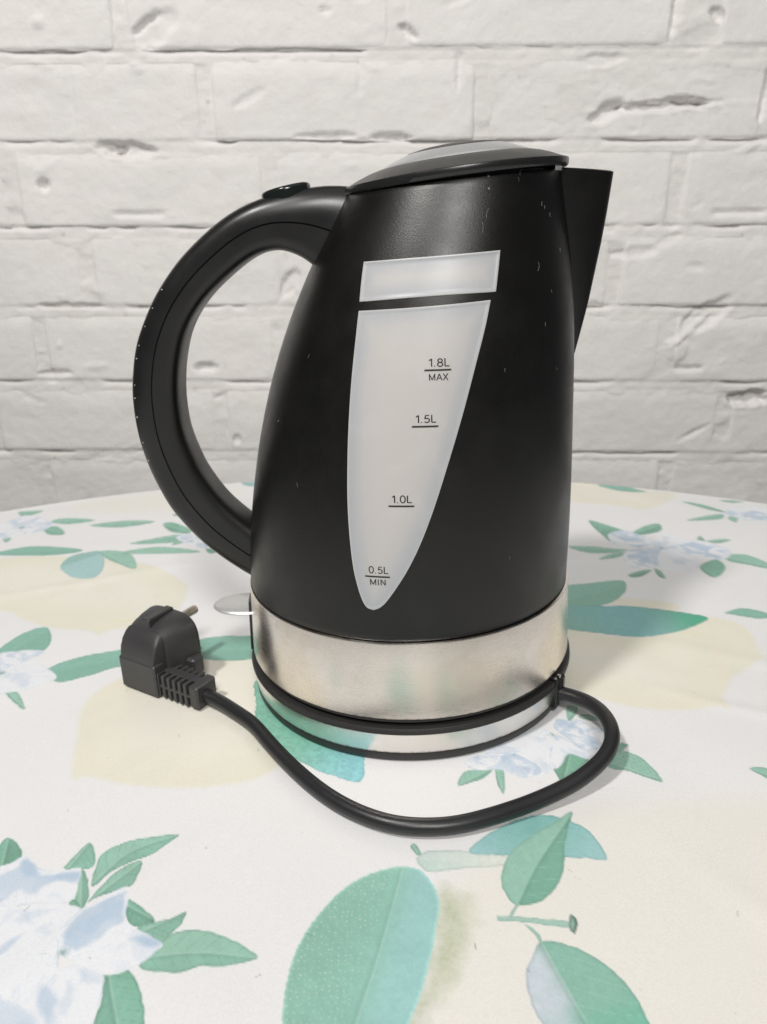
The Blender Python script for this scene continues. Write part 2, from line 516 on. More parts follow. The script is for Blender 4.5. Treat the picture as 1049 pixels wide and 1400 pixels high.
# ================================================================== tablecloth with its print
LEAVES = [
 ([(-82,-1364),(-166,-1378),(-262,-1427),(-340,-1508),(-410,-1622),(-444,-1722),(-457,-1828),(-454,-1936),(-427,-2049),(-375,-2151),(-272,-2183),(-181,-2118),(-122,-2026),(-80,-1932),(-47,-1854),(-10,-1737),(17,-1623),(34,-1531),(17,-1447),(-27,-1380)],[(-82,-1364),(-168,-1704),(-237,-1933),(-285,-2115)],'big'),
 ([(-31,-1324),(21,-1294),(149,-1299),(261,-1319),(312,-1349),(266,-1378),(140,-1382),(14,-1395),(-23,-1366)],[(-31,-1338),(144,-1346),(312,-1353)],'pale'),
 ([(-52,-1266),(-35,-1259),(-15,-1302),(-26,-1316),(-40,-1305)],[(-49,-1262),(-23,-1317)],'g'),
 ([(156,-1305),(247,-1216),(361,-1149),(471,-1127),(567,-1169),(624,-1232),(647,-1358),(578,-1353),(496,-1346),(400,-1334),(260,-1325)],[(156,-1305),(418,-1243),(647,-1358)],'blue'),
 ([(579,-1116),(491,-1176),(389,-1242),(302,-1325),(260,-1413),(256,-1482),(275,-1532),(298,-1549),(373,-1536),(438,-1481),(484,-1396),(508,-1305),(542,-1209)],[(292,-1545),(392,-1374),(574,-1127)],'two'),
 ([(344,-1691),(402,-1696),(479,-1734),(544,-1804),(580,-1876),(596,-1949),(593,-2039),(489,-2098),(361,-2063),(292,-1961),(275,-1902),(270,-1840),(280,-1788),(308,-1735)],[(344,-1691),(383,-1831),(427,-1978),(489,-2098)],'lav'),
 ([(220,-1588),(284,-1591),(371,-1606),(452,-1617),(446,-1642),(366,-1629),(280,-1612),(218,-1605)],[(219,-1598),(449,-1629)],'stem'),
 ([(299,-1546),(269,-1590),(251,-1599),(260,-1584),(290,-1544)],[(295,-1546),(259,-1590)],'stem'),
 ([(287,-1609),(327,-1638),(344,-1665),(348,-1694),(338,-1694),(331,-1668),(315,-1644)],[(293,-1616),(344,-1691)],'stem'),
 ([(462,-1591),(474,-1607),(475,-1633),(457,-1665),(444,-1654),(446,-1624)],[(465,-1592),(453,-1665)],'knob'),
 ([(-1601,-1230),(-1610,-1185),(-1594,-1153),(-1542,-1188),(-1502,-1241),(-1497,-1291),(-1522,-1331),(-1548,-1344)],[(-1543,-1331),(-1592,-1156)],'d'),
 ([(-1316,-1319),(-1311,-1285),(-1294,-1243),(-1268,-1192),(-1225,-1253),(-1211,-1310),(-1248,-1326)],[(-1303,-1320),(-1268,-1192)],'g'),
 ([(-1191,-1398),(-1203,-1317),(-1201,-1261),(-1157,-1212),(-1077,-1181),(-938,-1166),(-969,-1213),(-1011,-1262),(-1076,-1297),(-1137,-1340),(-1167,-1393)],[(-1189,-1398),(-1101,-1251),(-938,-1166)],'g'),
 ([(-1174,-1475),(-1161,-1425),(-1124,-1348),(-1083,-1308),(-1039,-1296),(-1032,-1358),(-1046,-1417),(-1105,-1440),(-1150,-1457)],[(-1174,-1475),(-1111,-1391),(-1039,-1296)],'g'),
 ([(-1257,-1308),(-1206,-1384),(-1181,-1450),(-1181,-1499),(-1207,-1492),(-1239,-1422),(-1250,-1356)],[(-1191,-1499),(-1257,-1308)],'g'),
 ([(-1239,-1479),(-1225,-1461),(-1191,-1499),(-1201,-1507)],[(-1239,-1479),(-1194,-1505)],'d'),
 ([(-1044,-1474),(-986,-1501),(-920,-1557),(-943,-1581),(-1004,-1571)],[(-1038,-1493),(-920,-1557)],'d'),
 ([(-971,-1584),(-909,-1563),(-864,-1547),(-823,-1525),(-829,-1572),(-856,-1616),(-877,-1647),(-931,-1625)],[(-952,-1602),(-823,-1525)],'g'),
 ([(-893,-1659),(-848,-1611),(-793,-1600),(-724,-1610),(-641,-1647),(-588,-1681),(-555,-1714),(-607,-1733),(-679,-1741),(-726,-1737),(-785,-1757),(-859,-1752),(-907,-1743),(-928,-1727),(-911,-1696)],[(-928,-1701),(-746,-1686),(-555,-1714)],'g'),
 ([(-1037,-1748),(-988,-1745),(-958,-1739),(-911,-1792),(-874,-1860),(-851,-1923),(-839,-1984),(-981,-1979),(-1006,-1918),(-1006,-1856),(-1016,-1798)],[(-1018,-1739),(-962,-1857),(-894,-1991)],'d'),
 ([(-788,-102),(-766,-300),(-744,-451),(-687,-566),(-618,-650),(-516,-756),(-410,-833),(-315,-884),(-239,-897),(-235,-720),(-294,-559),(-515,-314)],[(-778,-170),(-555,-627),(-239,-865)],'wash'),
 ([(-1945,52),(-1837,180),(-1602,260),(-1461,267),(-1419,116),(-1563,73),(-1691,-6),(-1826,-55)],[(-1939,37),(-1441,194)],'w2'),
 ([(-1192,194),(-1183,340),(-1073,375),(-948,375),(-818,341),(-757,191),(-827,118),(-983,105),(-1127,136)],[(-1197,218),(-759,207)],'w2'),
 ([(-2309,248),(-2264,470),(-2155,569),(-2067,457),(-2030,303),(-2125,198),(-2246,114)],[(-2272,168),(-2110,512)],'w2'),
 ([(-2073,-129),(-2054,-96),(-1978,-167),(-1898,-293),(-1975,-232)],[(-2075,-109),(-1898,-293)],'g'),
 ([(-3016,1758),(-2791,1867),(-2405,1791),(-2362,1718),(-2601,1669),(-3002,1729)],[(-3009,1743),(-2378,1761)],'w2'),
 ([(-2391,1442),(-2398,1625),(-2296,1712),(-2185,1703),(-2084,1431),(-2083,1248),(-2180,1243),(-2275,1298)],[(-2180,1689),(-2385,1455)],'blue2'),
 ([(-2201,1718),(-2084,1722),(-1952,1643),(-1842,1374),(-2010,1489),(-2121,1589)],[(-2196,1704),(-1842,1374)],'g'),
 ([(-2043,1678),(-1856,1774),(-1658,1743),(-1448,1642),(-1685,1635)],[(-2043,1678),(-1448,1642)],'g'),
 ([(-2487,2289),(-2233,2384),(-1966,2326),(-2186,2229)],[(-2487,2289),(-1966,2326)],'g'),
 ([(-1882,2251),(-1823,2296),(-1653,2149),(-1622,2036),(-1769,2080)],[(-1882,2251),(-1626,2052)],'d'),
 ([(-2034,1861),(-1852,1964),(-1684,2011),(-1687,1861),(-1820,1843)],[(-2034,1861),(-1680,1995)],'g'),
 ([(-1700,1804),(-1656,1962),(-1573,1895),(-1648,1814)],[(-1700,1804),(-1577,1910)],'g'),
 ([(-1860,2472),(-1822,2539),(-1804,2592),(-1777,2429)],[(-1860,2472),(-1804,2592)],'g'),
 ([(-2845,2272),(-2749,2296),(-2637,2157),(-2636,2094),(-2749,2119)],[(-2838,2255),(-2624,2124)],'d'),
 ([(-2840,2406),(-2781,2487),(-2486,2425),(-2665,2339)],[(-2840,2406),(-2486,2425)],'g'),
 ([(-3234,2691),(-3125,2554),(-3080,2622),(-3022,2708),(-3120,2718)],[(-3226,2672),(-3022,2708)],'g'),
 ([(-3089,2071),(-3076,2132),(-3010,2049),(-3016,1974)],[(-3089,2071),(-2996,2017)],'g'),
 ([(-1430,1738),(-1345,1745),(-1334,1633),(-1391,1624)],[(-1430,1738),(-1329,1633)],'d'),
 ([(-1438,3374),(-1302,3382),(-1276,3200),(-1382,3233)],[(-1435,3351),(-1282,3245)],'blue2'),
 ([(954,858),(1186,930),(1349,965),(1414,949),(1397,843),(1325,729),(1225,637),(1066,585),(886,551)],[(910,660),(1408,878)],'w2'),
 ([(900,612),(1173,609),(1383,588),(1586,517),(1738,431),(1647,349),(1497,275),(1306,227),(1142,257),(847,374)],[(873,490),(1738,431)],'w2b'),
 ([(1483,2059),(1570,1972),(1697,1788),(1584,1768),(1524,1621),(1495,1766),(1473,1919)],[(1483,2059),(1697,1788)],'d'),
 ([(1728,1770),(1858,1894),(1981,1935),(1952,1800),(1844,1745),(1749,1725)],[(1723,1756),(1983,1898)],'d'),
 ([(1190,1535),(1345,1535),(1471,1498),(1595,1456),(1477,1401),(1313,1414)],[(1190,1535),(1591,1443)],'g'),
 ([(1350,1305),(1474,1392),(1581,1414),(1487,1323)],[(1350,1305),(1581,1414)],'g'),
 ([(1483,1056),(1581,1106),(1646,1108),(1551,1013),(1474,1007)],[(1477,1037),(1646,1108)],'d'),
 ([(1669,1130),(1698,1077),(1687,965),(1657,1005)],[(1669,1130),(1687,965)],'d'),
 ([(1974,1134),(2110,1231),(2141,1160),(2112,1064),(2009,952),(1967,999)],[(1981,1133),(2017,951)],'d'),
 ([(2148,1614),(2186,1644),(2171,1542),(2121,1524)],[(2121,1524),(2191,1643)],'d'),
 ([(2171,1542),(2287,1574),(2367,1558),(2257,1503)],[(2166,1529),(2367,1558)],'g'),
 ([(2208,1290),(2320,1301),(2369,1264),(2423,1138),(2381,1051),(2287,1121),(2192,1196)],[(2194,1257),(2395,1081)],'g'),
 ([(1858,474),(1970,521),(2052,485),(2092,436),(2069,388),(1985,399),(1897,450)],[(1859,477),(2078,408)],'w2'),
 ([(1779,2944),(1953,2884),(2085,2768),(2130,2684),(1930,2738)],[(1775,2930),(2130,2684)],'w2'),
 ([(2333,2406),(2452,2335),(2537,2210),(2577,2127),(2472,2193)],[(2328,2394),(2582,2138)],'d'),
 ([(2210,1982),(2379,2058),(2523,2088),(2492,1993),(2361,1968)],[(2210,1982),(2521,2061)],'g'),
 ([(2534,2005),(2622,2035),(2552,1898)],[(2534,2005),(2558,1913)],'g'),
 ([(2641,2412),(2747,2384),(2809,2347),(2708,2339)],[(2639,2406),(2809,2347)],'w2'),
 ([(1367,-901),(1416,-893),(1451,-923),(1424,-978),(1388,-932)],[(1367,-901),(1438,-950)],'g'),
 ([(791,-857),(864,-765),(906,-764),(961,-819),(990,-953),(933,-933),(867,-889)],[(813,-835),(990,-953)],'g'),
 ([(871,-707),(924,-713),(890,-750),(859,-765)],[(856,-765),(924,-713)],'d'),
 ([(726,-414),(772,-417),(767,-449),(744,-495),(705,-529)],[(703,-524),(772,-417)],'g'),
 ([(761,-499),(802,-483),(843,-516),(844,-535),(790,-529)],[(761,-501),(844,-535)],'g'),
 ([(565,-850),(598,-839),(658,-749),(694,-769),(723,-788),(718,-849),(655,-922),(580,-967),(573,-926)],[(662,-758),(580,-967)],'d'),
 ([(152,-946),(190,-862),(274,-846),(316,-843),(267,-903),(198,-936)],[(152,-946),(316,-843)],'g'),
 ([(323,-831),(355,-858),(349,-943),(331,-1005),(318,-942)],[(323,-831),(331,-1005)],'g'),
]
PETALS = [
 ([(-1565,-1330),(-1522,-1283),(-1487,-1252),(-1428,-1301),(-1365,-1327),(-1302,-1324),(-1254,-1319),(-1238,-1396),(-1230,-1460),(-1284,-1479),(-1348,-1471),(-1413,-1484),(-1424,-1526),(-1469,-1536)],[(-1412,-1520)],0.9),
 ([(-1483,-1506),(-1413,-1484),(-1346,-1474),(-1264,-1478),(-1189,-1505),(-1204,-1558),(-1208,-1637),(-1183,-1712),(-1180,-1812),(-1210,-1867),(-1334,-1826)],[(-1184,-1675)],0.25),
 ([(-1343,-1806),(-1214,-1858),(-1186,-1753),(-1118,-1715),(-1037,-1750),(-1014,-1798),(-1008,-1874),(-1007,-1927),(-989,-1979),(-1266,-1970)],[(-1184,-1675)],0.55),
 ([(-1200,-1669),(-1220,-1580),(-1197,-1523),(-1146,-1470),(-1088,-1428),(-1051,-1417),(-1035,-1468),(-1018,-1553),(-952,-1602),(-872,-1649),(-887,-1681),(-922,-1722),(-977,-1752),(-1040,-1753),(-1116,-1720),(-1161,-1697)],[(-1184,-1675)],0.85),
 ([(631,-586),(656,-516),(705,-529),(754,-527),(802,-575),(839,-607),(809,-673),(813,-711),(774,-746),(723,-743),(678,-666)],[(616,-629)],0.95),
 ([(621,-635),(676,-676),(723,-743),(767,-773),(718,-806),(654,-767),(604,-835),(571,-859),(569,-789)],[(616,-629)],0.35),
 ([(617,-625),(569,-789),(571,-859),(482,-913),(411,-885),(333,-813),(295,-721),(396,-632),(524,-580)],[(616,-629)],0.3),
 ([(197,-799),(287,-751),(421,-758),(517,-866),(427,-911),(338,-857),(241,-852)],[(421,-758)],0.8),
 ([(1547,1762),(1673,1825),(1782,1717),(1828,1595),(1708,1491),(1565,1526),(1524,1621)],[(1832,1458)],0.9),
 ([(1828,1595),(1935,1752),(2030,1671),(2063,1529),(1915,1408),(1785,1418)],[(1832,1458)],0.35),
 ([(1588,1435),(1717,1468),(1850,1413),(1746,1212),(1607,1135),(1530,1169),(1517,1312)],[(1832,1458)],0.9),
 ([(1817,1416),(1980,1402),(1997,1232),(1920,1079),(1784,1051),(1716,1174)],[(1832,1458)],0.3),
 ([(1963,1492),(2130,1569),(2226,1470),(2269,1335),(2173,1226),(2060,1268),(1964,1360)],[(1832,1458)],0.9),
 ([(2543,2114),(2672,2214),(2832,2228),(2925,2162),(2824,1952),(2655,1925),(2590,2027)],[(2679,2019)],0.8),
 ([(-2272,168),(-2173,216),(-2026,153),(-1853,-4),(-1925,-90),(-2019,-132),(-2134,-125)],[(-2170,51)],0.25),
 ([(-2309,248),(-2202,282),(-2083,290),(-2027,255),(-2108,158),(-2236,91)],[(-2170,51)],0.5),
 ([(-3192,2525),(-3104,2606),(-2847,2423),(-2808,2252),(-2888,2163),(-3009,2111),(-3092,2041),(-3204,2159),(-3267,2293)],[(-3036,2306)],0.7),
 ([(-1709,1952),(-1601,2019),(-1456,1945),(-1348,1817),(-1408,1708),(-1547,1776)],[(-1567,1865)],0.8),
]
LEMONS = [
 ([(29,-1546),(149,-1359),(335,-1187),(578,-1099),(937,-1053),(1369,-1052),(1758,-1132),(1683,-1639),(1166,-2092),(550,-2166),(-15,-2112),(-39,-1860)],[(294,-1432)],0.55),
 ([(-1551,-548),(-1612,-284),(-1549,-92),(-1338,111),(-1049,249),(-803,233),(-625,68),(-515,-314),(-536,-654),(-656,-845),(-891,-902),(-1203,-874),(-1409,-808),(-1475,-815)],[(-1494,-259)],1.0),
 ([(-3163,1516),(-2810,1659),(-2261,1614),(-1791,1446),(-1463,1143),(-1394,949),(-1407,716),(-1549,583),(-1969,658),(-2425,786),(-2856,918)],[(-1458,922)],0.9),
 ([(-2425,786),(-1969,658),(-1555,602),(-1559,538),(-1740,497),(-1784,438),(-1868,496),(-2159,578)],[(-2178,626)],1.3),
 ([(632,403),(888,372),(1077,261),(1306,227),(1497,275),(1609,253),(1661,91),(1631,-126),(1553,-278),(1481,-378),(1468,-486),(1420,-455),(1221,-473),(1031,-433),(902,-366),(749,-231),(564,10)],[(999,-17)],1.0),
 ([(1497,275),(1653,363),(1738,431),(1810,411),(1893,319),(1884,155),(1846,4),(1877,-11),(1759,-88),(1612,-198),(1625,-126),(1661,91),(1599,227)],[(1758,-64)],0.9),
 ([(1557,2996),(1920,2915),(2174,2726),(2347,2578),(2146,2352),(1958,2254),(1766,2389),(1449,2542)],[(1766,2389)],0.7),
 ([(-2813,2821),(-2244,3065),(-1601,3147),(-1384,3040),(-1515,2695),(-1989,2592),(-2549,2608)],[(-2158,2757)],0.5),
 ([(1228,702),(1415,689),(1620,609),(1586,517),(1381,582),(1248,619)],[(1395,625)],0.8),
]
SMEAR = [(33, -1491), (95, -1503), (134, -1550), (115, -1650), (63, -1754), (3, -1873), (-54, -1939), (-88, -1991), (-129, -1990), (-50, -1860), (-2, -1713)]
SHADES = [([(-1552,-1357),(-1500,-1308),(-1476,-1271),(-1425,-1315),(-1363,-1345),(-1253,-1337),(-1245,-1385),(-1308,-1378),(-1355,-1402),(-1383,-1429),(-1442,-1416),(-1503,-1462)],0.8),([(-1492,-1277),(-1466,-1276),(-1413,-1317),(-1415,-1347),(-1450,-1337)],0.9),([(-1376,-1351),(-1262,-1339),(-1259,-1369),(-1319,-1361)],0.8),([(-1212,-1609),(-1190,-1537),(-1131,-1483),(-1057,-1437),(-1040,-1480),(-1028,-1559),(-1057,-1575),(-1075,-1608),(-1095,-1632),(-1138,-1659),(-1184,-1657)],0.85),([(-1145,-1560),(-1105,-1502),(-1052,-1480),(-1038,-1541),(-1083,-1568),(-1109,-1607),(-1138,-1606)],0.7),([(-987,-1628),(-947,-1609),(-879,-1649),(-916,-1661),(-951,-1655)],0.95),([(-1209,-1811),(-1191,-1784),(-1142,-1827),(-1132,-1910),(-1167,-1887)],0.8),([(-1338,-1816),(-1250,-1856),(-1161,-1922),(-1282,-1936)],0.55),([(-1126,-1861),(-1128,-1775),(-1099,-1815),(-1093,-1889)],0.45),([(-1408,-1667),(-1377,-1608),(-1339,-1580),(-1347,-1612),(-1379,-1668)],0.8),([(-1394,-1527),(-1337,-1496),(-1266,-1498),(-1317,-1520),(-1373,-1551)],0.35),([(-1110,-1735),(-1041,-1750),(-1023,-1788),(-1068,-1777)],0.4)]

CX, CY, CR = -55.0, -284.0, 620.5            # the round table
def edge_y(x, s=1):
    return CY + s * np.sqrt(np.maximum(CR ** 2 - (x - CX) ** 2, 0))

def sdf(px, py, poly):
    d = np.full(px.shape, 1e18)
    ins = np.zeros(px.shape, bool)
    n = len(poly)
    for k in range(n):
        ax, ay = poly[k]; bx, by = poly[(k + 1) % n]
        ex, ey = bx - ax, by - ay
        wx, wy = px - ax, py - ay
        t = np.clip((wx * ex + wy * ey) / (ex * ex + ey * ey + 1e-12), 0, 1)
        d = np.minimum(d, (wx - ex * t) ** 2 + (wy - ey * t) ** 2)
        if ay != by:
            ins ^= ((ay > py) != (by > py)) & (px < ex * (py - ay) / (ey if ey else 1e-9) + ax)
    d = np.sqrt(d)
    return np.where(ins, -d, d)

def along(px, py, ax):
    """arc length and signed side distance to an axis polyline"""
    best = np.full(px.shape, 1e18); u = np.zeros(px.shape); v = np.zeros(px.shape)
    s0 = 0
    for k in range(len(ax) - 1):
        e = ax[k + 1] - ax[k]; L = math.hypot(*e)
        wx, wy = px - ax[k][0], py - ax[k][1]
        t = np.clip((wx * e[0] + wy * e[1]) / (L * L), 0, 1)
        dx, dy = wx - e[0] * t, wy - e[1] * t
        dd = dx * dx + dy * dy
        m = dd < best
        best = np.where(m, dd, best)
        u = np.where(m, s0 + t * L, u)
        v = np.where(m, np.sign(e[0] * wy - e[1] * wx) * np.sqrt(dd), v)
        s0 += L
    return u, v, s0

class Print:
    def __init__(s, x, y):
        s.x, s.y = x, y
        s.c = np.tile(lin((240, 239.5, 240)), (len(x), 1))
        f = fbm(x / 70, y / 70, 3) - .5
        s.c *= (1 + .05 * f)[:, None]
    def region(s, poly, pad):
        lo = poly.min(0) - pad; hi = poly.max(0) + pad
        return np.nonzero((s.x > lo[0]) & (s.x < hi[0]) & (s.y > lo[1]) & (s.y < hi[1]))[0]
    def blend(s, i, col, a):
        s.c[i] = s.c[i] * (1 - a[:, None]) + col * a[:, None]

G = dict(g=((112, 186, 158), (143, 203, 176)), d=((74, 160, 126), (112, 187, 155)), big=((112, 190, 166), (150, 205, 200)),
         two=((84, 178, 146), (140, 205, 181)), lav=((112, 192, 166), (205, 219, 230)), blue=((130, 194, 196), (160, 212, 214)),
         pale=((192, 224, 214), (205, 230, 224)), blue2=((120, 190, 182), (156, 210, 210)), w2=((96, 182, 156), (118, 194, 172)),
         w2b=((96, 180, 158), (104, 186, 166)), wash=((92, 192, 160), (104, 198, 170)), stem=((150, 208, 188), (168, 216, 198)),
         knob=((140, 190, 165), (110, 160, 140)))

def paint_leaf(pr, poly, axis, st, seed):
    raw = np.array(poly, float) / 10
    p = catmull(raw, 5, True) if st not in ('stem', 'knob') else raw
    ax = catmull(np.array(axis, float) / 10, 6) if len(axis) > 2 else np.array(axis, float) / 10
    i = pr.region(p, 3)
    if not len(i): return
    x, y = pr.x[i], pr.y[i]
    sd = sdf(x, y, p)
    u, v, L = along(x, y, ax)
    far = max(.0, (p[:, 1].mean() + 120) / 400)
    w = .45 + 1.2 * far
    if st == 'big':
        sd = sd + .55 * np.abs(((u * .42) % 1) - .5) * sstep(0, 2, np.abs(v)) + .3 * (vnoise(x * 1.2, y * 1.2, seed) - .5)
    elif st == 'wash':
        sd = sd + 1.7 * (fbm(x / 1.8, y / 1.8, seed, 3) - .5)
    else:
        sd = sd + .7 * (fbm(x / 2.5, y / 2.5, seed, 2) - .5)
    a = np.clip(.5 - sd / w, 0, 1)
    n1 = fbm(x / 9, y / 9, seed + 1); n2 = fbm(x / 1.6, y / 1.6, seed + 2, 3)
    c0, c1 = lin(G[st][0]), lin(G[st][1])
    c0, c1 = (c0 + (c0.mean() - c0) * .22) * .86 + .12, (c1 + (c1.mean() - c1) * .22) * .9 + .07
    side = (sstep(-2.5, 5, v) if st == 'big' else sstep(-.6, .6, v))[:, None]
    col = c0 * (1 - side) + c1 * side
    un = np.clip(u / L, 0, 1)[:, None]
    if st == 'big':
        near = np.exp(-np.maximum(v * -1, 0) / 9.0)[:, None] * .6
        col = col * (1 - near) + lin((158, 210, 197)) * near
        col = col * (.92 + .16 * n1)[:, None]
        bl = np.exp(-((v - 11) / 8.) ** 2)[:, None] * side * .35
        col = col * (1 - bl) + lin((165, 212, 218)) * bl
        # pale oil-gland dots on the left half
        g = 2.05
        gx, gy = x / g, y / g
        ci, cj = np.floor(gx), np.floor(gy)
        ox, oy = _h(ci.astype(np.int64), cj.astype(np.int64), 5) * .6 + .2, _h(ci.astype(np.int64), cj.astype(np.int64), 9) * .6 + .2
        dd = np.hypot(gx - ci - ox, gy - cj - oy) * g
        dot = np.clip(1.15 - dd / .36, 0, 1) * sstep(1, 6, -v) * (.55 + .45 * _h(ci.astype(np.int64), cj.astype(np.int64), 2))
        col = col * (1 - .62 * dot[:, None]) + lin((226, 240, 226)) * .62 * dot[:, None]
    elif st == 'lav':
        k = (sstep(.0, .55, n1 * .6 + np.clip(-v, 0, 20) / 22)[:, None]) * (1 - side)
        col = c0 * (1 - k) + c1 * k
        k2 = (sstep(.45, .8, un[:, 0]) * .6)[:, None]
        col = col * (1 - k2) + lin((122, 196, 172)) * k2
    elif st == 'pale':
        col = col * (1 - un) + lin((232, 234, 224)) * un
    elif st == 'blue':
        k = (np.abs(un - .5) * 2) ** 1.2
        col = lin((140, 194, 188)) * (1 - k) + lin((170, 211, 212)) * k
    elif st == 'w2b':
        k = np.exp(-((un - .45) / .28) ** 2)
        col = col * (1 - k * .7) + lin((128, 190, 196)) * k * .7
        k = sstep(.62, .95, un)
        col = col * (1 - k) + lin((84, 176, 146)) * k
    elif st == 'wash':
        k = sstep(.55, 1, un)
        col = col * (1 - k) + lin((150, 208, 214)) * k
        col = col * (.9 + .28 * n2)[:, None]
    elif st in ('g', 'd'):
        k = sstep(.35, .75, n1)[:, None] * .35
        col = col * (1 - k) + lin((160, 212, 196)) * k
    # veins
    if st in ('g', 'd', 'two', 'lav', 'big'):
        sp = max(L / 7.0, 2.2)
        sv = np.abs((((u - .75 * np.abs(v)) / sp) % 1) - .5) * sp
        vw = .22 + .3 * far
        vein = np.exp(-(sv / vw) ** 2) * sstep(.4, 1.5, np.abs(v)) * (.34 if st != 'big' else .10)
        col = col * (1 - vein[:, None]) + (lin((88, 160, 136)) if st in ('d', 'g') else lin((176, 222, 206))) * vein[:, None]
        mid = np.exp(-(v / (.32 + .3 * far)) ** 2) * .42
        col = col * (1 - mid[:, None]) + lin((190, 224, 208)) * mid[:, None]
        shade = np.exp(-((v + .9) / .7) ** 2) * .12
        col = col * (1 - shade)[:, None]
    rim = np.exp(-((sd + .35) / .45) ** 2) * (.22 if st != 'big' else -.25)
    col = col * (1 - rim[:, None] * .8)
    col = col * (.93 + .14 * n2)[:, None]
    if st == 'knob':
        col = col * np.where(sd > -.9, .72, 1.12)[:, None]
    pr.blend(i, np.clip(col, 0, .9), a)

def paint_petal(pr, poly, hub, blue, seed):
    p = catmull(np.array(poly, float) / 10, 5, True)
    i = pr.region(p, 3)
    if not len(i): return
    x, y = pr.x[i], pr.y[i]
    sd = sdf(x, y, p)
    hx, hy = np.array(hub[0], float) / 10
    far = max(.0, (p[:, 1].mean() + 120) / 400)
    a = np.clip(.5 - (sd + .5 * (fbm(x / 3, y / 3, seed, 2) - .5)) / (.5 + far), 0, 1)
    size = math.sqrt(np.ptp(p[:, 0]) * np.ptp(p[:, 1])) + 1e-6
    dx, dy = x - hx, y - hy
    r = np.hypot(dx, dy); th = np.arctan2(dy, dx)
    ns = min(max(size * .17, 3.2), 8.0)
    wx = 4 * (fbm(x / ns / 2, y / ns / 2, seed + 3, 2) - .5)
    m = fbm(x / ns + wx, y / ns - wx, seed, 4)
    m2 = fbm(x / (ns * 2.2) + 5, y / (ns * 2.2), seed + 9, 2)
    ridge = fbm(th * 5 + m * .8, r / size * 1.2, seed + 5, 3)
    k = sstep(.50, .60, m * .5 + ridge * .3 + m2 * .28 + (blue - .6) * .16) * (.2 + .42 * blue)
    col = lin((241, 243, 247)) * np.ones((len(i), 1))
    col = col * (1 - k[:, None]) + lin((186, 207, 228)) * k[:, None]
    deep = sstep(.62, .72, m * .6 + m2 * .3 + ridge * .2 + (blue - .6) * .10)[:, None] * .42 * blue
    col = col * (1 - deep) + lin((158, 187, 214)) * deep
    rid = np.abs(fbm(th * 9 + m2 * 2, r / size * .8, seed + 7, 2) - .5)
    line = np.exp(-(rid / .014) ** 2) * .12 * sstep(1, 4, r)
    col = col * (1 - line[:, None]) + lin((158, 188, 214)) * line[:, None]
    streak = (np.exp(-(((th * 16 / np.pi + m * .6) % 1 - .5) / .06) ** 2)) * np.exp(-(r / (size * .22)) ** 2) * .45
    col = col * (1 - streak[:, None]) + lin((140, 178, 196)) * streak[:, None]
    core = np.exp(-(r / (.045 * size)) ** 2)[:, None]
    col = col * (1 - core * .8) + lin((98, 152, 150)) * core * .8
    rim = np.exp(-((sd + .25) / (.30 + .3 * far)) ** 2)[:, None] * .34 * sstep(.42, .62, fbm(x / 7, y / 7, seed + 21, 2))[:, None]
    col = col * (1 - rim) + lin((160, 190, 216)) * rim
    hi = np.exp(-((sd + 1.2) / .6) ** 2)[:, None] * .15
    col = col * (1 - hi) + lin((246, 247, 250)) * hi
    pr.blend(i, col, a)

def paint_lemon(pr, poly, hub, s, seed):
    p = catmull(np.array(poly, float) / 10, 5, True)
    i = pr.region(p, 6)
    if not len(i): return
    x, y = pr.x[i], pr.y[i]
    sd = sdf(x, y, p)
    n = fbm(x / 14, y / 14, seed)
    w = 3.0 if s > .6 else 14.0
    a = np.clip(.5 - sd / w, 0, 1) * .68
    deep = sstep(0, 30, -sd)[:, None]
    col = lin((238, 232, 203)) * (1 - deep) + lin((243, 237, 219)) * deep
    k = sstep(.45, .7, n)[:, None] * .5
    col = col * (1 - k) + lin((232, 232, 206)) * k
    if s < .6:
        col = lin((241, 236, 222)) * (1 - .5 * k) + lin((244, 239, 216)) * .5 * k
    pr.blend(i, col, a * min(1, .55 + .45 * s))

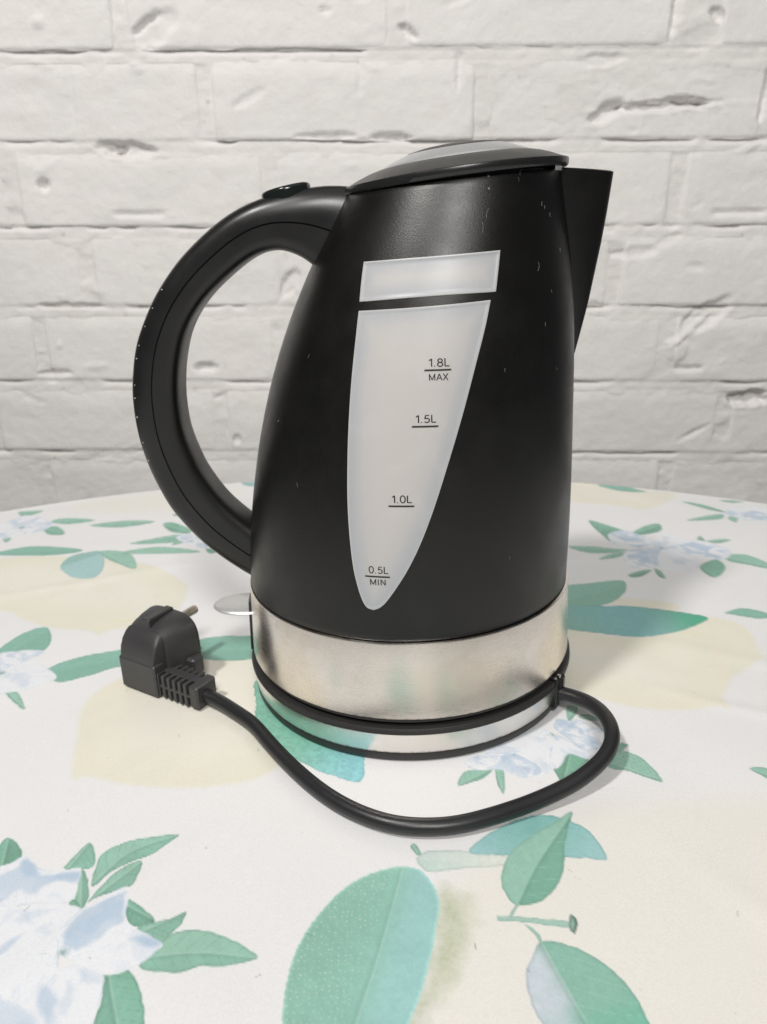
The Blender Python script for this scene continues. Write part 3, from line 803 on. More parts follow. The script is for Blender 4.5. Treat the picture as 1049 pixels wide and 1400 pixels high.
def paint_all(pr):
    for k, (p, h, s) in enumerate(LEMONS): paint_lemon(pr, p, h, s, 100 + k)
    # the printed olive shadow beside the large leaf
    p = np.array([(-10, -146), (25, -142), (27, -160), (6, -182), (-10, -200), (-30, -212), (-40, -215), (-20, -180), (2, -160)], float)
    p = catmull(np.array(SMEAR, float) / 10, 4, True)
    i = pr.region(p, 12); x, y = pr.x[i], pr.y[i]
    sd = sdf(x, y, p) + 7 * (fbm(x / 6, y / 6, 77) - .5)
    a = np.clip(.5 - sd / 9, 0, 1) * .72 * (.75 + .5 * fbm(x / 1.3, y / 1.3, 78, 2))
    pr.blend(i, lin((184, 193, 158)), np.clip(a, 0, .8))
    for k, (p, ax, st) in enumerate(LEAVES):
        if st in ('pale', 'blue', 'w2', 'w2b', 'wash', 'blue2'): paint_leaf(pr, p, ax, st, 200 + 11 * k)
    for k, (p, ax, st) in enumerate(LEAVES):
        if st not in ('pale', 'blue', 'w2', 'w2b', 'wash', 'blue2'): paint_leaf(pr, p, ax, st, 200 + 11 * k)
    for k, (p, h, b) in enumerate(PETALS):
        paint_petal(pr, p, h, b if k > 3 else .05, 400 + 17 * k)
        if k == 3:                                            # the blue half-tones of the large flower
            for q, (sp, sa) in enumerate(SHADES):
                sp = catmull(np.array(sp, float) / 10, 5, True)
                i = pr.region(sp, 4); x, y = pr.x[i], pr.y[i]
                sd = sdf(x, y, sp) + 2.6 * (fbm(x / 4.5, y / 4.5, 600 + q, 3) - .5)
                a = np.clip(.45 - sd / 1.7, 0, 1) * sa * (.55 + .6 * fbm(x / 9, y / 9, 640 + q, 3))
                pr.blend(i, lin((186, 206, 226)), np.clip(a, 0, 1))
    # a few dark specks and fibres stuck in the print
    r = np.random.RandomState(11)
    for _ in range(60):
        cx, cy = r.uniform(-150, 150), r.uniform(-205, 40)
        L, th, w = r.choice([.3, .3, .4, 1.6, 2.6]), r.uniform(0, np.pi), r.uniform(.15, .26)
        e = np.array([math.cos(th), math.sin(th)]) * L / 2
        seg = np.array([[cx - e[0], cy - e[1]], [cx + e[0], cy + e[1]]])
        i = pr.region(seg, 2)
        if not len(i): continue
        u, v, _L = along(pr.x[i], pr.y[i], seg)
        pr.blend(i, lin((120, 118, 118)), np.clip(1.2 - np.abs(v) / w, 0, 1) * r.uniform(.3, .7))

def cloth_z(x, y):
    """gentle sag and a few soft creases, flat under the kettle, cord and plug"""
    near = np.minimum(np.hypot(x, y + 20) - 90, np.hypot(x + 118, y + 14) - 40)
    near = np.minimum(near, np.hypot(x - 10, (y + 95)) - 60)
    m = sstep(0, 60, near)
    sag = 2.2 * (fbm(x / 80, y / 80, 21, 3) - .5)
    cr = 0
    for ax, ay, th, w, a in ((170, -60, -.55, 5, .7), (205, -20, -.5, 7, .6), (150, 140, .2, 6, .6), (-210, 120, .35, 6, .7), (-110, -150, .9, 6, .5), (120, -170, -.9, 7, .5), (-60, 240, .1, 8, .6)):
        u = (x - ax) * math.cos(th) + (y - ay) * math.sin(th); v = -(x - ax) * math.sin(th) + (y - ay) * math.cos(th)
        v = v + 6 * (fbm(u / 40, u * 0 + ax, 8, 2) - .5)
        cr = cr + a * np.exp(-(v / w) ** 2) * np.exp(-(u / 90) ** 2)
    return (sag + cr - .3) * m - .12

def build_cloth():
    xs = [-430.0]
    while xs[-1] < 425:
        d = abs(xs[-1] + 18)
        xs.append(xs[-1] + (.42 if d < 118 else min(1.0, .42 + (d - 118) * .004)))
    xs = np.array(xs)
    t = [0.0]
    while t[-1] < 1: t.append(t[-1] + (.45 + 1.85 * t[-1]) / 560.0)
    t = np.array(t); t /= t[-1]
    V, F, base = [], [], 0
    def strip(xs, y0, y1, t, front, back):
        nonlocal base
        rows_x, rows_y, rows_z = [], [], []
        nx = xs + 0 * y0
        def drape(ye, s):
            r = []
            for k in range(1, 7):
                a = k / 6 * math.pi / 2
                r.append((ye + s * 5 * math.sin(a), -5 * (1 - math.cos(a))))
            for k in range(1, 9):
                wav = 3.0 * np.sin(xs * .035) * k / 8
                r.append((ye + s * (5 + k * .8 + wav), -5 - k * 22.0))
            return r
        if front:
            for yy, zz in drape(y0, -1)[::-1]:
                rows_x.append(xs); rows_y.append(yy + 0 * xs); rows_z.append(np.full(len(xs), zz))
        for q in t:
            yy = y0 + (y1 - y0) * q
            rows_x.append(xs); rows_y.append(yy); rows_z.append(cloth_z(xs, yy))
        if back:
            for yy, zz in drape(y1, 1):
                rows_x.append(xs); rows_y.append(yy + 0 * xs); rows_z.append(np.full(len(xs), zz))
        P = np.stack([np.array(rows_x), np.array(rows_y), np.array(rows_z)], -1)
        F.append(np_grid_faces(P.shape[0], P.shape[1], True) + base)
        V.append(P.reshape(-1, 3)); base += P.shape[0] * P.shape[1]
    strip(xs, np.full(len(xs), -215.0), edge_y(xs), t, False, True)
    mid = np.linspace(-430, xs[-1], 140)
    strip(mid, edge_y(mid, -1), np.full(len(mid), -215.0), np.linspace(0, 1, 110), True, False)
    th = np.linspace(0, 1, 40)
    lf = CX - CR + .01 + (-430 - CX + CR) * np.sin(th * math.pi / 2) ** 2 * 1.0
    lf[-1] = -430
    strip(lf, edge_y(lf, -1), edge_y(lf), np.linspace(0, 1, 120), True, True)
    rt = xs[-1] + (CX + CR - .01 - xs[-1]) * th
    strip(rt, edge_y(rt, -1), edge_y(rt), np.linspace(0, 1, 120), True, True)
    V = np.concatenate(V); F = np.concatenate(F)
    pr = Print(V[:, 0], V[:, 1])
    paint_all(pr)
    m = Mat('printed_oilcloth', (.8, .8, .8), .42)
    at = m.n('ShaderNodeVertexColor'); at.layer_name = 'print'
    fine = m.noise(1500, 2)
    c = m.n('ShaderNodeHueSaturation')
    m.link(at.outputs['Color'], c.inputs['Color'])
    m.link(m.maprange(fine, .3, .7, .95, 1.03), c.inputs['Value'])
    m.base(c.outputs['Color'])
    # woven grain of the cloth: two crossed threads
    wv = []
    for axis in ('X', 'Y'):
        w = m.n('ShaderNodeTexWave', wave_type='BANDS', bands_direction=axis)
        w.inputs['Scale'].default_value = 420
        w.inputs['Distortion'].default_value = 1.2
        w.inputs['Detail'].default_value = 1
        m.link(m.coord.outputs['Object'], w.inputs['Vector'])
        wv.append(w.outputs['Fac'])
    h = m.math('ADD', m.math('ADD', wv[0], wv[1]), m.math('MULTIPLY', m.noise(55, 4), 6.0))
    m.bump(h, .07, .0004)
    m.b.inputs['Specular IOR Level'].default_value = .4
    o = mesh_obj('tablecloth', V, F, m.m)
    ca = o.data.color_attributes.new('print', 'FLOAT_COLOR', 'POINT')
    rgba = np.ones((len(V), 4), np.float32)
    rgba[:, :3] = pr.c * .86
    ca.data.foreach_set('color', rgba.ravel())
    tag(o, 'white round tablecloth printed with green leaves, pale lemons and blue-white flowers', 'tablecloth')
    return o
build_cloth()

# ================================================================== kettle
kettle = empty('electric_kettle', (0, 0, 20), 'black electric kettle with looped handle, frosted water gauge and brushed steel band', 'kettle')
KO = np.array([0, 0, 20.0])
def kpart(mb, name, mat, parent=None, smooth=True, angle=40):
    v = np.array(mb.v) - KO
    return mesh_obj(name, v, mb.f, mat, parent or kettle, smooth, angle=angle)
PL = [0.871, 2.929, 0.579, -4.523, -15.159, -28.747, 60.805]
PR = [4.614, 3.818, -6.627, -6.457, -2.112, -2.565, 75.905]
def prof(z):
    t = (np.asarray(z, float) - 150) / 90
    l, r = np.polyval(PL, t), np.polyval(PR, t)
    return (r - l) / 2, (r + l) / 2
def surf(a, z, off=0.0):
    cx, R = prof(z)
    dz = .5
    c2, R2 = prof(np.asarray(z) + dz)
    sl = ((c2 - cx) * np.cos(a) + (R2 - R)) / dz
    k = off / np.sqrt(1 + sl * sl)
    return np.stack([cx + (R + k) * np.cos(a), (R + k) * np.sin(a), z - k * sl], -1)
def rim_z(a):
    z = 231.8
    for _ in range(6):
        p = surf(a, z + 0 * a)
        z = 231.6 + .079 * (p[:, 0] - 22.2)
    return z
NA = 192
A = np.linspace(0, 2 * np.pi, NA, endpoint=False)
ZR = rim_z(A)
rows = []
p0 = surf(A, np.full(NA, 57.4)); p0[:, :2] *= .984; p0[:, 2] = 56.9; rows.append(p0)
p0 = surf(A, np.full(NA, 57.4)); p0[:, :2] *= .995; p0[:, 2] = 57.2; rows.append(p0)
for t in np.linspace(0.004, 1, 70):
    rows.append(surf(A, 57 + t * (ZR - 57)))
for dr, dz in ((-.35, .35), (-.9, .5), (-1.6, .35), (-2.0, 0), (-2.2, -8), (-2.4, -24)):
    rows.append(surf(A, ZR, dr) + np.array([0, 0, dz]))
bd = MB().grid(np.array(rows), False, True, True)
body = kpart(bd, 'body', M_body)

# spout: a narrow beak growing out of the body
ridge = np.array([(76.2, 156.0), (77.6, 159.1), (79.3, 166.9), (81.3, 176.2), (82.5, 182.1), (84.1, 192.1), (86.4, 206), (88.1, 218.9), (89.8, 234.6)])
zt = np.linspace(156.0, 234.6, 40)
xr = np.interp(zt, ridge[:, 1], ridge[:, 0])
s = np.linspace(-1, 1, 41)
def spout_rows(dw, dx, zmin=156):
    P = []
    for z, x1 in zip(zt, xr):
        t = np.clip((z - 156) / 78.6, 0, 1)
        w = max(1.2 + 12.6 * t ** .75 - dw, .3)
        cx, R = prof(z)
        w_ = np.minimum(w, R * .9)
        xb = cx + np.sqrt(R * R - w_ * w_) - 1.2
        x1_ = max(x1 - dx, xb + .1)
        q = 1 - (1 - np.abs(s) ** 2.3) ** .72
        x = xb + (x1_ - xb) * (1 - q)
        top = 1.3 * t ** 8 * (1 - np.clip((x - xb) / 22, 0, 1))   # the lip dips towards its tip
        P.append(np.stack([x, w * s, np.full(len(s), z) + top], -1))
    return np.array(P)
Po, Pi = spout_rows(0, 0), spout_rows(1.7, 2.2)
sp = MB().grid(Po, flip=True)
sp.grid(Pi[12:], flip=False)
mid = (Po[-1] + Pi[-1]) / 2 + np.array([0, 0, .45])
sp.grid(np.array([Po[-1], mid, Pi[-1]]), flip=True)
kpart(sp, 'spout', M_body, angle=60)

# steel band with its dark lip below and joint above
st = MB(); P, f = lathe([(76.5, 21.2), (79.1, 21.25), (79.35, 21.6), (79.3, 24), (78.1, 56.0), (77.9, 56.5), (77.0, 56.7)], 200); st.add(P.reshape(-1, 3), f)
kpart(st, 'steel_band', M_steel, angle=30)
lp = MB(); P, f = lathe([(60, 19.8), (75.2, 19.4), (78.2, 19.5), (78.7, 19.8), (78.8, 21.0), (78.6, 21.3), (76.0, 21.35)], 160); lp.add(P.reshape(-1, 3), f)
kpart(lp, 'base_lip', M_ring)
jt = MB(); P, f = lathe([(75.5, 55.5), (76.5, 56.9), (75.0, 58)], 160); jt.add(P.reshape(-1, 3), f)
kpart(jt, 'joint_ring', M_dark)

# lid: rim, sloping flank, silver ring, dark cap; the hinge side sits low, the spout side is a little open
LB = .098
def lid_pts(prof_, n=160):
    P, f = lathe(prof_, n, 23.0, 0.0)
    P = P.reshape(-1, 3)
    P[:, 2] += 234.7 + LB * (P[:, 0] - 23)
    return P, f
lid = kpart(MB().add(*lid_pts([(28, -2.0), (43.5, -1.9), (45.9, -1.6), (46.4, -.9), (46.45, .2), (46.2, .9), (45.4, 1.35), (44.5, 1.75), (40.5, 3.45), (36.5, 4.9), (33.0, 5.8), (31.6, 6.0), (31.3, 5.7), (30.9, 5.6)])), 'lid', M_lid, angle=50)
kpart(MB().add(*lid_pts([(43.5, -2.35), (46.2, -2.1), (46.8, -1.4), (46.85, .3), (46.6, 1.0), (45.9, 1.3)])), 'lid_rim', M_rim, lid)
kpart(MB().add(*lid_pts([(31.0, 5.4), (31.0, 6.1), (30.5, 6.55), (29.5, 7.05), (26, 8.45), (23, 9.55), (20.4, 10.35), (20.15, 10.1)])), 'silver_ring', M_silver, lid)
kpart(MB().add(*lid_pts([(20.3, 9.9), (20.2, 10.45), (19.6, 10.75), (15, 11.75), (10, 12.3), (5, 12.5), (.3, 12.55)])), 'lid_cap', M_lid, lid)
pk = MB()
P, f = lathe([(39.5, -9), (41.5, -8.6), (41.6, -1.0)], 120, 23.0, 0.0); P = P.reshape(-1, 3); P[:, 2] += 233.6 + .085 * (P[:, 0] - 23)
kpart(pk.add(P, f), 'lid_seal', M_rim, lid)
# white inner collar that shows in the open gap beside the spout
P, f = lathe([(42.6, -3.0), (44.3, -2.4), (44.3, -.8), (42.0, -.4)], 120, 23.0, 0.0); P = P.reshape(-1, 3)
P = P.reshape(120, 4, 3)[[i % 120 for i in range(-11, 14)]]; P[:, :, 2] += 234.0 + .085 * (P[:, :, 0] - 23)
wi = MB().grid(P)
kpart(wi, 'inner_collar', M_white_in, lid)

# handle: outer shell and inner grip meet in a dark seam
outer = catmull([(-14, 230.5), (-22, 232.3), (-30, 232.8), (-37, 232.4), (-46, 231.2), (-60.6, 228.0), (-73, 222.6), (-84.8, 214.6), (-96.4, 204.4), (-106.6, 192.2), (-113.6, 180.7), (-118.3, 170.9), (-121.4, 160.1), (-123.5, 147), (-123.4, 131), (-120.9, 116), (-116.6, 102.6), (-111, 90.6), (-100.4, 76.4), (-90.2, 66.6), (-79.6, 58.3), (-70, 52)], 6)
inner = catmull([(-28, 191), (-38.5, 201.5), (-46, 206.2), (-54, 207.8), (-63.5, 205.2), (-75.5, 197.2), (-86.3, 187.6), (-94.6, 176), (-99.2, 163), (-101.5, 150), (-101.9, 138.7), (-101, 129), (-98.5, 119.5), (-95, 110), (-87.2, 97), (-77.3, 86.5), (-67, 78)], 6)
N = 90
oc, ic = resample(outer, N), resample(inner, N)
HW = 12.8
def half(sign):
    a = np.linspace(-np.pi / 2, np.pi / 2, 22)
    P = []
    for k in range(N):
        m, d = (oc[k] + ic[k]) / 2, oc[k] - ic[k]
        h = np.linalg.norm(d) / 2; d = d / (2 * h)
        c, sn = np.cos(a), np.sin(a)
        rad = .32 + (h - .32) * np.abs(c) ** (.80 if sign > 0 else .42)
        yy = HW * np.sign(sn) * np.abs(sn) ** (.62 if sign > 0 else .42)
        if sign < 0: yy = yy * .985
        x, z = m[0] + sign * rad * d[0], m[1] + sign * rad * d[1]
        P.append(np.stack([x, yy, z], -1))
    return np.array(P)
hs = kpart(MB().grid(half(1), False, True, True), 'handle', M_handle, angle=60)
kpart(MB().grid(half(-1), False, True, False), 'grip', M_grip, hs, angle=60)
core = []
for k in range(N):
    m, d = (oc[k] + ic[k]) / 2, oc[k] - ic[k]; h = np.linalg.norm(d) / 2; d /= 2 * h
    core.append([[m[0] + q * d[0], w, m[1] + q * d[1]] for q, w in ((1, -11.6), (1, 11.6), (-1, 11.6), (-1, -11.6))])
kpart(MB().grid(np.array(core), False, True), 'seam_core', M_dark, hs)
# pale dust caught in the row of dimples along the back of the handle
sm = MB()
H1 = half(1)
for k in range(33, 62, 3):
    p = H1[k + rng.randint(0, 2), 5] + rng.uniform(-.2, .2, 3)
    q = np.array([(1, 0, 0), (-1, 0, 0), (0, 1, 0), (0, -1, 0), (0, 0, 1), (0, 0, -1)]) * (.36 + .12 * rng.rand())
    sm.add(p + q, [(0, 2, 4), (2, 1, 4), (1, 3, 4), (3, 0, 4), (2, 0, 5), (1, 2, 5), (3, 1, 5), (0, 3, 5)])
kpart(sm, 'dust_dots', Mat('pale_dust', (.45, .44, .42), .8).m, hs)['kind'] = 'stuff'

# release button on top of the handle
P, f = lathe([(10.4, -4), (10.6, .2), (10.5, 1.0), (9.9, 1.7), (8.8, 2.0), (5, 2.25), (.2, 2.3)], 72)
P = P.reshape(-1, 3); c, s_ = math.cos(.20), math.sin(.20)
P = np.stack([-48.2 + P[:, 0] * c - P[:, 2] * s_, P[:, 1] * .98, 230.9 + P[:, 0] * s_ + P[:, 2] * c], -1)
kpart(MB().add(P, f), 'lid_button', M_gloss, hs)

# switch below the handle: black plate and silver paddle
pl = MB()
zz = np.linspace(18.6, 44.5, 12); aa = np.linspace(np.pi - .135, np.pi + .135, 9)
def plate(r): return np.array([[(( 79.6 - (z - 20.5) * .036 + r) * math.cos(a), (79.6 - (z - 20.5) * .036 + r) * math.sin(a), z) for a in aa] for z in zz])
fo, bk = plate(1.2), plate(-.6)
pl.grid(fo, flip=False)
bord = lambda g: np.array(list(g[0]) + [g[i, -1] for i in range(1, 12)] + [g[-1, j] for j in range(7, -1, -1)] + [g[i, 0] for i in range(10, 0, -1)])
pl.grid(np.array([bord(fo), bord(bk)]), False, True)
sw = kpart(pl, 'switch_plate', M_rim)
P = []
for i in range(13):
    v = -np.pi / 2 + np.pi * i / 12
    P.append([(-82.5 + 16.6 * math.cos(v) * math.cos(a), 11.8 * math.cos(v) * math.sin(a), 38.6 + 2.3 * math.sin(v)) for a in np.linspace(0, 2 * np.pi, 48, endpoint=False)])
kpart(MB().grid(np.array(P), False, True), 'switch_paddle', M_silver, sw)

# water gauge: upper panel and long blade, moulded slightly proud of the body
def panel(az, z, name):
    # az, z : arrays (nu, nv) in degrees and mm
    nu, nv = az.shape
    P0 = surf(np.radians(az), z, .0)
    i, j = np.meshgrid(np.arange(nu), np.arange(nv), indexing='ij')
    # distance in mm to the nearest border
    bd_ = np.concatenate([P0[0], P0[-1], P0[:, 0], P0[:, -1]])
    flat = P0.reshape(-1, 3)
    dist = np.min(np.linalg.norm(flat[:, None, :] - bd_[None, :, :], axis=2), axis=1).reshape(nu, nv)
    off = np.where(dist < .01, .05, .42 - .22 * sstep(.7, 1.3, dist))
    off = np.where((dist >= .01) & (dist < .35), .36, off)
    P = surf(np.radians(az), z, 0.0) + (surf(np.radians(az), z, 1.0) - P0) * off[:, :, None]
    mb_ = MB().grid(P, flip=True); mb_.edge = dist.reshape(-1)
    return mb_
tl, tr, br, bl = (-126.58, 203.2), (-71.13, 206.01), (-71.88, 191.46), (-122.64, 188.9)
topc = catmull([tl, (-107.02, 204.22), (-90.07, 205.07), tr], 12); botc = catmull([bl, (-103.45, 190.34), (-87.81, 191.12), br], 12)
def edge_cl(n, e=.012):
    t = np.linspace(0, 1, n - 4)
    return np.unique(np.concatenate([[0, .25 * e, e, 2 * e], t[1:-1], [1 - 2 * e, 1 - e, 1 - .25 * e, 1]]))
uu = edge_cl(60, .008); vv = edge_cl(24, .03)
tc, bc = resample(topc, 400), resample(botc, 400)
def at(c, t): return np.stack([np.interp(t, np.linspace(0, 1, 400), c[:, k]) for k in (0, 1)], -1)
T_, B_ = at(tc, uu), at(bc, uu)
G_ = T_[None] * (1 - vv)[:, None, None] + B_[None] * vv[:, None, None]
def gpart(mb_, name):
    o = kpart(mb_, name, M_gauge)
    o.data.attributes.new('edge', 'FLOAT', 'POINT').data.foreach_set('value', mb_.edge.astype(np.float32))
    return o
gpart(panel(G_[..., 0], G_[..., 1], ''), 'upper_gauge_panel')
LL = catmull([(-121.86, 185.77), (-119.63, 172.94), (-116.95, 152.3), (-114.62, 131.12), (-113.0, 114.83), (-111.22, 100.16), (-109.32, 87.51), (-106.9, 77.3), (-104.9, 72.4), (-102.65, 71.17)], 20)
RR = catmull([(-73.67, 188.73), (-74.8, 179.27), (-76.69, 167.3), (-79.63, 148.08), (-82.77, 130.42), (-86.12, 113.32), (-89.59, 98.98), (-93.31, 87.45), (-97.99, 76.64), (-100.5, 72.6), (-102.65, 71.17)], 20)
v1 = edge_cl(120, .004); v1 = np.sin(v1 * np.pi / 2)
zl, zr = 185.77 + (71.25 - 185.77) * v1, 188.73 + (71.25 - 188.73) * v1
al = np.interp(-zl, -LL[:, 1], LL[:, 0]); ar = np.interp(-zr, -RR[:, 1], RR[:, 0])
u2 = edge_cl(50, .010)
az = al[:, None] * (1 - u2) + ar[:, None] * u2
zz2 = zl[:, None] * (1 - u2) + zr[:, None] * u2
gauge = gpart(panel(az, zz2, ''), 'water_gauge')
def arc(cx, cy, rx, ry, d0, d1, n=16):
    a = np.radians(np.linspace(d0, d1, n)); return [(cx + rx * math.cos(q), cy + ry * math.sin(q)) for q in a]
GLYPH = {'1': (.46, [[(.08, .76), (.20, .84), (.32, .97), (.32, 0)]]), '0': (.64, [arc(.30, .5, .25, .47, 0, 360, 28)]), '.': (.28, [[(.10, .0), (.10, .10)]]),
         '8': (.64, [arc(.30, .735, .21, .215, 0, 360, 22), arc(.30, .26, .25, .245, 0, 360, 24)]),
         '5': (.64, [[(.52, .95), (.17, .95), (.10, .50)] + arc(.29, .31, .25, .28, 135, -150, 18)]), 'L': (.56, [[(.08, 1), (.08, .05), (.52, .05)]]),
         'M': (.92, [[(.08, 0), (.08, 1)], [(.08, .97), (.42, .08), (.76, .97)], [(.76, 1), (.76, 0)]]), 'A': (.78, [[(.02, 0), (.36, .98), (.70, 0)], [(.15, .33), (.57, .33)]]),
         'X': (.70, [[(.03, 0), (.62, 1)], [(.03, 1), (.62, 0)]]), 'I': (.34, [[(.12, 0), (.12, 1)]]), 'N': (.80, [[(.08, 0), (.08, 1)], [(.08, .97), (.62, .03)], [(.62, 0), (.62, 1)]])}
def lettering(txt, a0, a1, z0, z1, w=.062):
    V, F, pen = [], [], 0.0
    for ch in txt:
        adv, strokes = GLYPH[ch]
        for st_ in strokes:
            p = np.array(st_) + (pen, 0)
            t = np.gradient(p, axis=0) if len(p) > 3 else None
            if t is not None and ch in '0858.5' and len(p) > 5:
                t /= np.linalg.norm(t, axis=1)[:, None]; n_ = np.stack([-t[:, 1], t[:, 0]], -1) * w
                b = len(V); V += list(np.concatenate([p + n_, p - n_])); L_ = len(p)
                F += [(b + i, b + L_ + i, b + L_ + i + 1, b + i + 1) for i in range(L_ - 1)]
            else:
                for q, r in zip(p[:-1], p[1:]):
                    d = (r - q) / np.linalg.norm(r - q); n_ = np.array([-d[1], d[0]]) * w
                    b = len(V); V += [q + n_, q - n_, r - n_, r + n_]; F.append((b, b + 1, b + 2, b + 3))
        pen += adv + .06
    v = np.array(V); lo, hi = v.min(0), v.max(0)
    a = a0 + (a1 - a0) * (v[:, 0] - lo[0]) / (hi[0] - lo[0]); z = z0 + (z1 - z0) * v[:, 1]
    cm, Rm = prof((z0 + z1) / 2); cz, Rz = prof(z)                 # keep the stems upright on the tapering body
    a = -np.degrees(np.arccos((cm + Rm * np.cos(np.radians(a)) - cz) / Rz))
    kpart(MB().add(surf(np.radians(a), z, .30), F), 'lettering', M_ink, gauge, False)
def rule(a0, a1, z, w=.62):
    a = np.linspace(a0, a1, 10)
    kpart(MB().grid(np.array([surf(np.radians(a), np.full(10, z - w / 2), .30), surf(np.radians(a), np.full(10, z + w / 2), .30)]), flip=True), 'graduation_line', M_ink, gauge, False)
lettering('1.8L', -92.75, -86.0, 166.0, 168.9); rule(-93.8, -85.1, 164.75); lettering('MAX', -92.0, -85.75, 161.05, 163.45)
lettering('1.5L', -94.4, -88.05, 145.75, 148.6); rule(-95.3, -87.1, 144.35)
lettering('1.0L', -99.1, -93.1, 115.5, 118.4); rule(-99.95, -92.2, 114.2)
lettering('0.5L', -104.65, -98.75, 86.85, 89.75); rule(-105.6, -98.1, 85.5); lettering('MIN', -104.0, -99.3, 82.0, 84.45)
# lint and fine scratches on the black plastic
ln = MB()
for a_, z_, L, bend in [(-78, 219, 3.6, .6), (-79.5, 214, 4.0, -.5), (-62, 233.2, 2.2, .3), (-63, 230.6, 1.6, -.4), (-48, 222.0, 1.6, .2), (-46, 220.8, 1.3, .1), (-42, 218, 1.6, .3), (-52, 199.5, 3.2, -.7),
                        (-48, 178, 1.6, .2), (-66, 163, 1.4, .3), (-40, 160, 1.4, -.3), (-133, 118, 2.0, .1), (-140, 168, 1.4, .2), (-60, 88, 1.2, .2), (-100, 219, 1.5, .4), (-120, 224, 1.2, .1), (-35, 205, 1.5, .3), (-44, 190, 1.2, 0)]:
    t = np.linspace(-.5, .5, 7); ph = rng.uniform(-.5, .5)
    a = np.radians(a_) + (t * math.sin(ph) * L + bend * (t * t * 4 - .5)) / 60
    ln.add(*tube(surf(a, z_ + t * math.cos(ph) * L, .04), .062, 4))
lint = kpart(ln, 'lint', Mat('pale_lint', (.20, .195, .185), .8).m, body); lint['kind'] = 'stuff'

# ================================================================== power base with cord and plug
base = empty('power_base', (0, 0, 0), 'round steel power base under the kettle, its black cord ending in a plug', 'kettle base')
def bpart(mb, name, mat, parent=None, smooth=True, angle=35):
    return mesh_obj(name, np.array(mb.v), mb.f, mat, parent or base, smooth, angle=angle)
P, f = lathe([(60, .4), (77.6, .35), (78.6, .7), (79.1, 1.5), (79.2, 3.6), (79.0, 4.4), (77.5, 4.5)], 200)
bpart(MB().add(P.reshape(-1, 3), f), 'foot_ring', M_ring)
P, f = lathe([(77.5, 4.4), (78.9, 4.45), (79.1, 4.8), (80.8, 14.4), (80.85, 14.8), (79.5, 15.0)], 200)
bpart(MB().add(P.reshape(-1, 3), f), 'steel_ring', M_steel2)
P, f = lathe([(78.5, 14.9), (80.7, 14.95), (80.85, 15.15), (80.6, 17.0), (80.35, 17.35), (79.9, 17.45), (77.5, 17.45), (60, 17.4), (.5, 17.4)], 200)
bpart(MB().add(P.reshape(-1, 3), f), 'top_ring', M_ring)
# cord outlet
ao = math.radians(-35.0)
er, et = np.array([math.cos(ao), math.sin(ao), 0]), np.array([-math.sin(ao), math.cos(ao), 0])
def outlet(r0, r1, t0, t1, z0, z1, b=.6):
    v, f = rbox(r0, r1, t0, t1, z0, z1, b)
    return [er * p[0] + et * p[1] + np.array([0, 0, p[2]]) for p in v], f
om = MB().add(*outlet(77, 81.7, -2.2, 2.2, 3.0, 19.5)).add(*outlet(79, 83.2, 0.2, 4.4, 7.5, 20, 1.2))
bpart(om, 'cord_outlet', M_rim)
path = catmull([(66.0, -43.5, 9.5), (68.7, -45.6, 9.6), (75.2, -50.7, 10.5), (80.1, -59.5, 12.0), (82.4, -70.0, 13.0), (82.1, -79.9, 13.0), (79.8, -87.3, 12.0), (74.1, -94.3, 10.0), (67.5, -99.3, 8.5), (58.9, -104.3, 6.5), (40.1, -112.3, 4.5), (16.6, -120.3, 4.0), (1.9, -121.9, 4.0), (-12.7, -119.5, 4.0), (-27.7, -111.3, 4.0), (-40.5, -99.8, 4.0), (-53.0, -84.7, 4.0), (-64.4, -68.6, 4.0), (-74.3, -53.4, 4.1), (-84.7, -43.2, 4.6), (-92.8, -36.2, 5.4), (-100.6, -31.4, 6.3), (-107, -27.3, 6.6)], 8)
path = resample(path, 260)
for _ in range(30): path[1:-1] = path[1:-1] * .5 + (path[:-2] + path[2:]) * .25
v, f = tube(path, 3.3, 20)
bpart(MB().add(v, f), 'cord', M_cord)
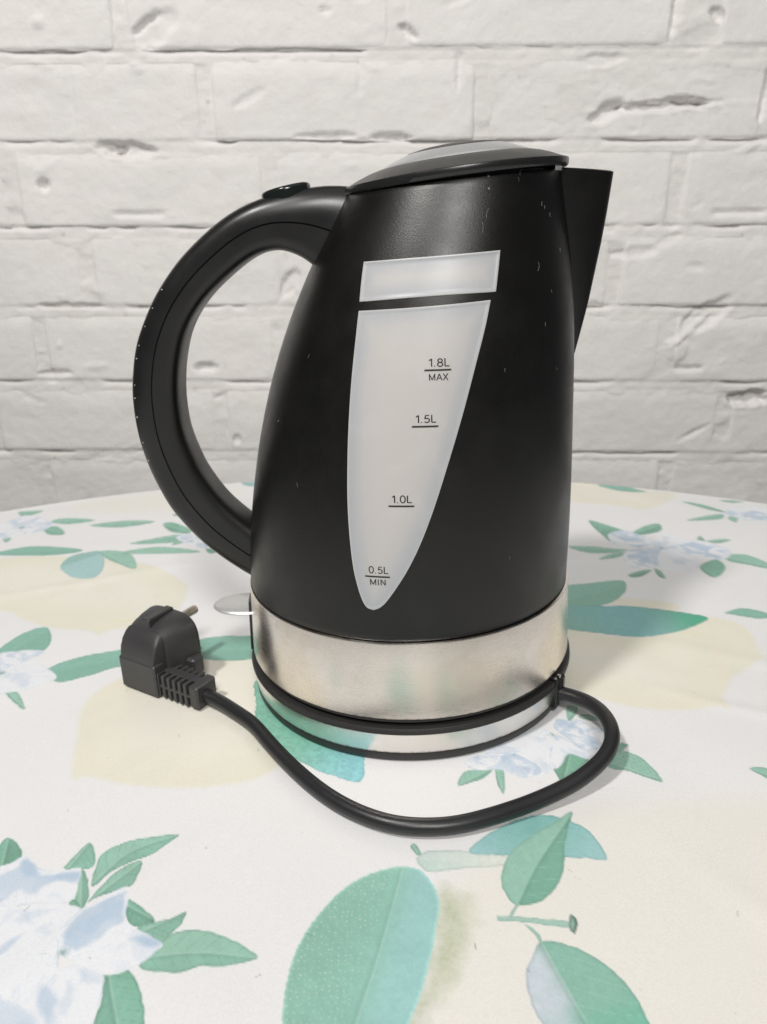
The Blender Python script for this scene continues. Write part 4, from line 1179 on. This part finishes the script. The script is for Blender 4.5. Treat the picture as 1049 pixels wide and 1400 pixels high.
# plug, lying on its back housing; u along the cord, w along the pins, z up
PO, PC, PP = np.array([-146, -12, 0.]), np.array([.8486, -.529, 0]), np.array([.529, .8486, 0])
def pl_(v): v = np.asarray(v, float); return PO + v[:, :1] * PC + v[:, 1:2] * PP + v[:, 2:] * np.array([0, 0, 1.0])
secs = [(0.0, 1.0, 22.4, 1.6, 18.6, 14), (.5, .1, 23.3, 1.0, 20.2, 14), (1.4, -.2, 23.5, .9, 24.0, 14), (3.4, -.6, 23.7, .9, 27.8, 12), (6.0, -1.2, 23.9, .8, 30.4, 9), (8.2, -1.8, 24.0, .7, 31.8, 7),
        (8.4, -2.2, 25.4, .7, 32.6, 4.2), (12.5, -3.4, 27.0, .6, 34.0, 4.0), (18, -4.8, 28.8, .5, 35.2, 3.8), (24.2, -6.0, 30.6, .5, 36.0, 3.6), (25.6, -5.8, 30.4, .7, 35.8, 3.6), (26.0, -5.2, 29.8, 1.3, 35.2, 3.6), (26.1, 2, 22, 9, 28, 3.0)]
P = []
a = np.linspace(0, 2 * np.pi, 56, endpoint=False)
for w, u0, u1, z0, z1, e in secs:
    cu_, cz = (u0 + u1) / 2, (z0 + z1) / 2
    x = cu_ + (u1 - u0) / 2 * np.sign(np.cos(a)) * np.abs(np.cos(a)) ** (2 / e)
    z = cz + (z1 - z0) / 2 * np.sign(np.sin(a)) * np.abs(np.sin(a)) ** (2 / e)
    P.append(pl_(np.stack([x, np.full(56, w), z], -1)))
pm = MB().grid(np.array(P), False, True)
nfo = len(pm.v); pm.f.append(tuple(range(56))); pm.f.append(tuple(range(nfo - 56, nfo))[::-1])
plug = bpart(pm, 'plug', M_plug, angle=22)
def pb(name, mat, *bx):
    m = MB()
    for q in bx:
        v, f = rbox(*q[:6], q[6] if len(q) > 6 else .5); m.add(pl_(v), f)
    return bpart(m, name, mat, plug, angle=25)
pb('earth_strip', M_plug, (9.6, 14.6, 8.5, 25.6, 30.5, 37.3, .6))
pb('side_step', M_plug, (-.8, 24.3, -.6, 6, .8, 18.2, .8))
pb('lower_jaw', M_plug, (23, 33.0, 17, 25.0, 5.5, 15.5, 1.2))
sr = [(21, 50, 3.0, 12.6, 2.4, 11.4, .4), (21.5, 24.6, 1.0, 15, .9, 13.6, .4), (44.6, 50.2, 1.2, 14.8, 1.0, 13.2, .9), (23, 46, 1.3, 3.4, 6.4, 7.6, .2), (23, 46, 6.0, 10.5, 12.0, 13.3, .3)]
for k in range(5):
    u = 26.4 + k * 3.7
    sr.append((u, u + 1.9, 1.15, 14.9, 1.0, 13.35, .3))
pb('strain_relief', M_plug, *sr)
for z_, u_ in ((28.0, 12.2), (9.2, 5.5)):
    pp = [(u_, w, z_) for w in (24, 30, 36, 41.2, 42.2, 42.8)]
    v, f = tube(pl_(pp), [2.35, 2.35, 2.35, 2.35, 2.05, 1.2], 18)
    bpart(MB().add(v, f), 'pin', M_pin, plug, angle=60)
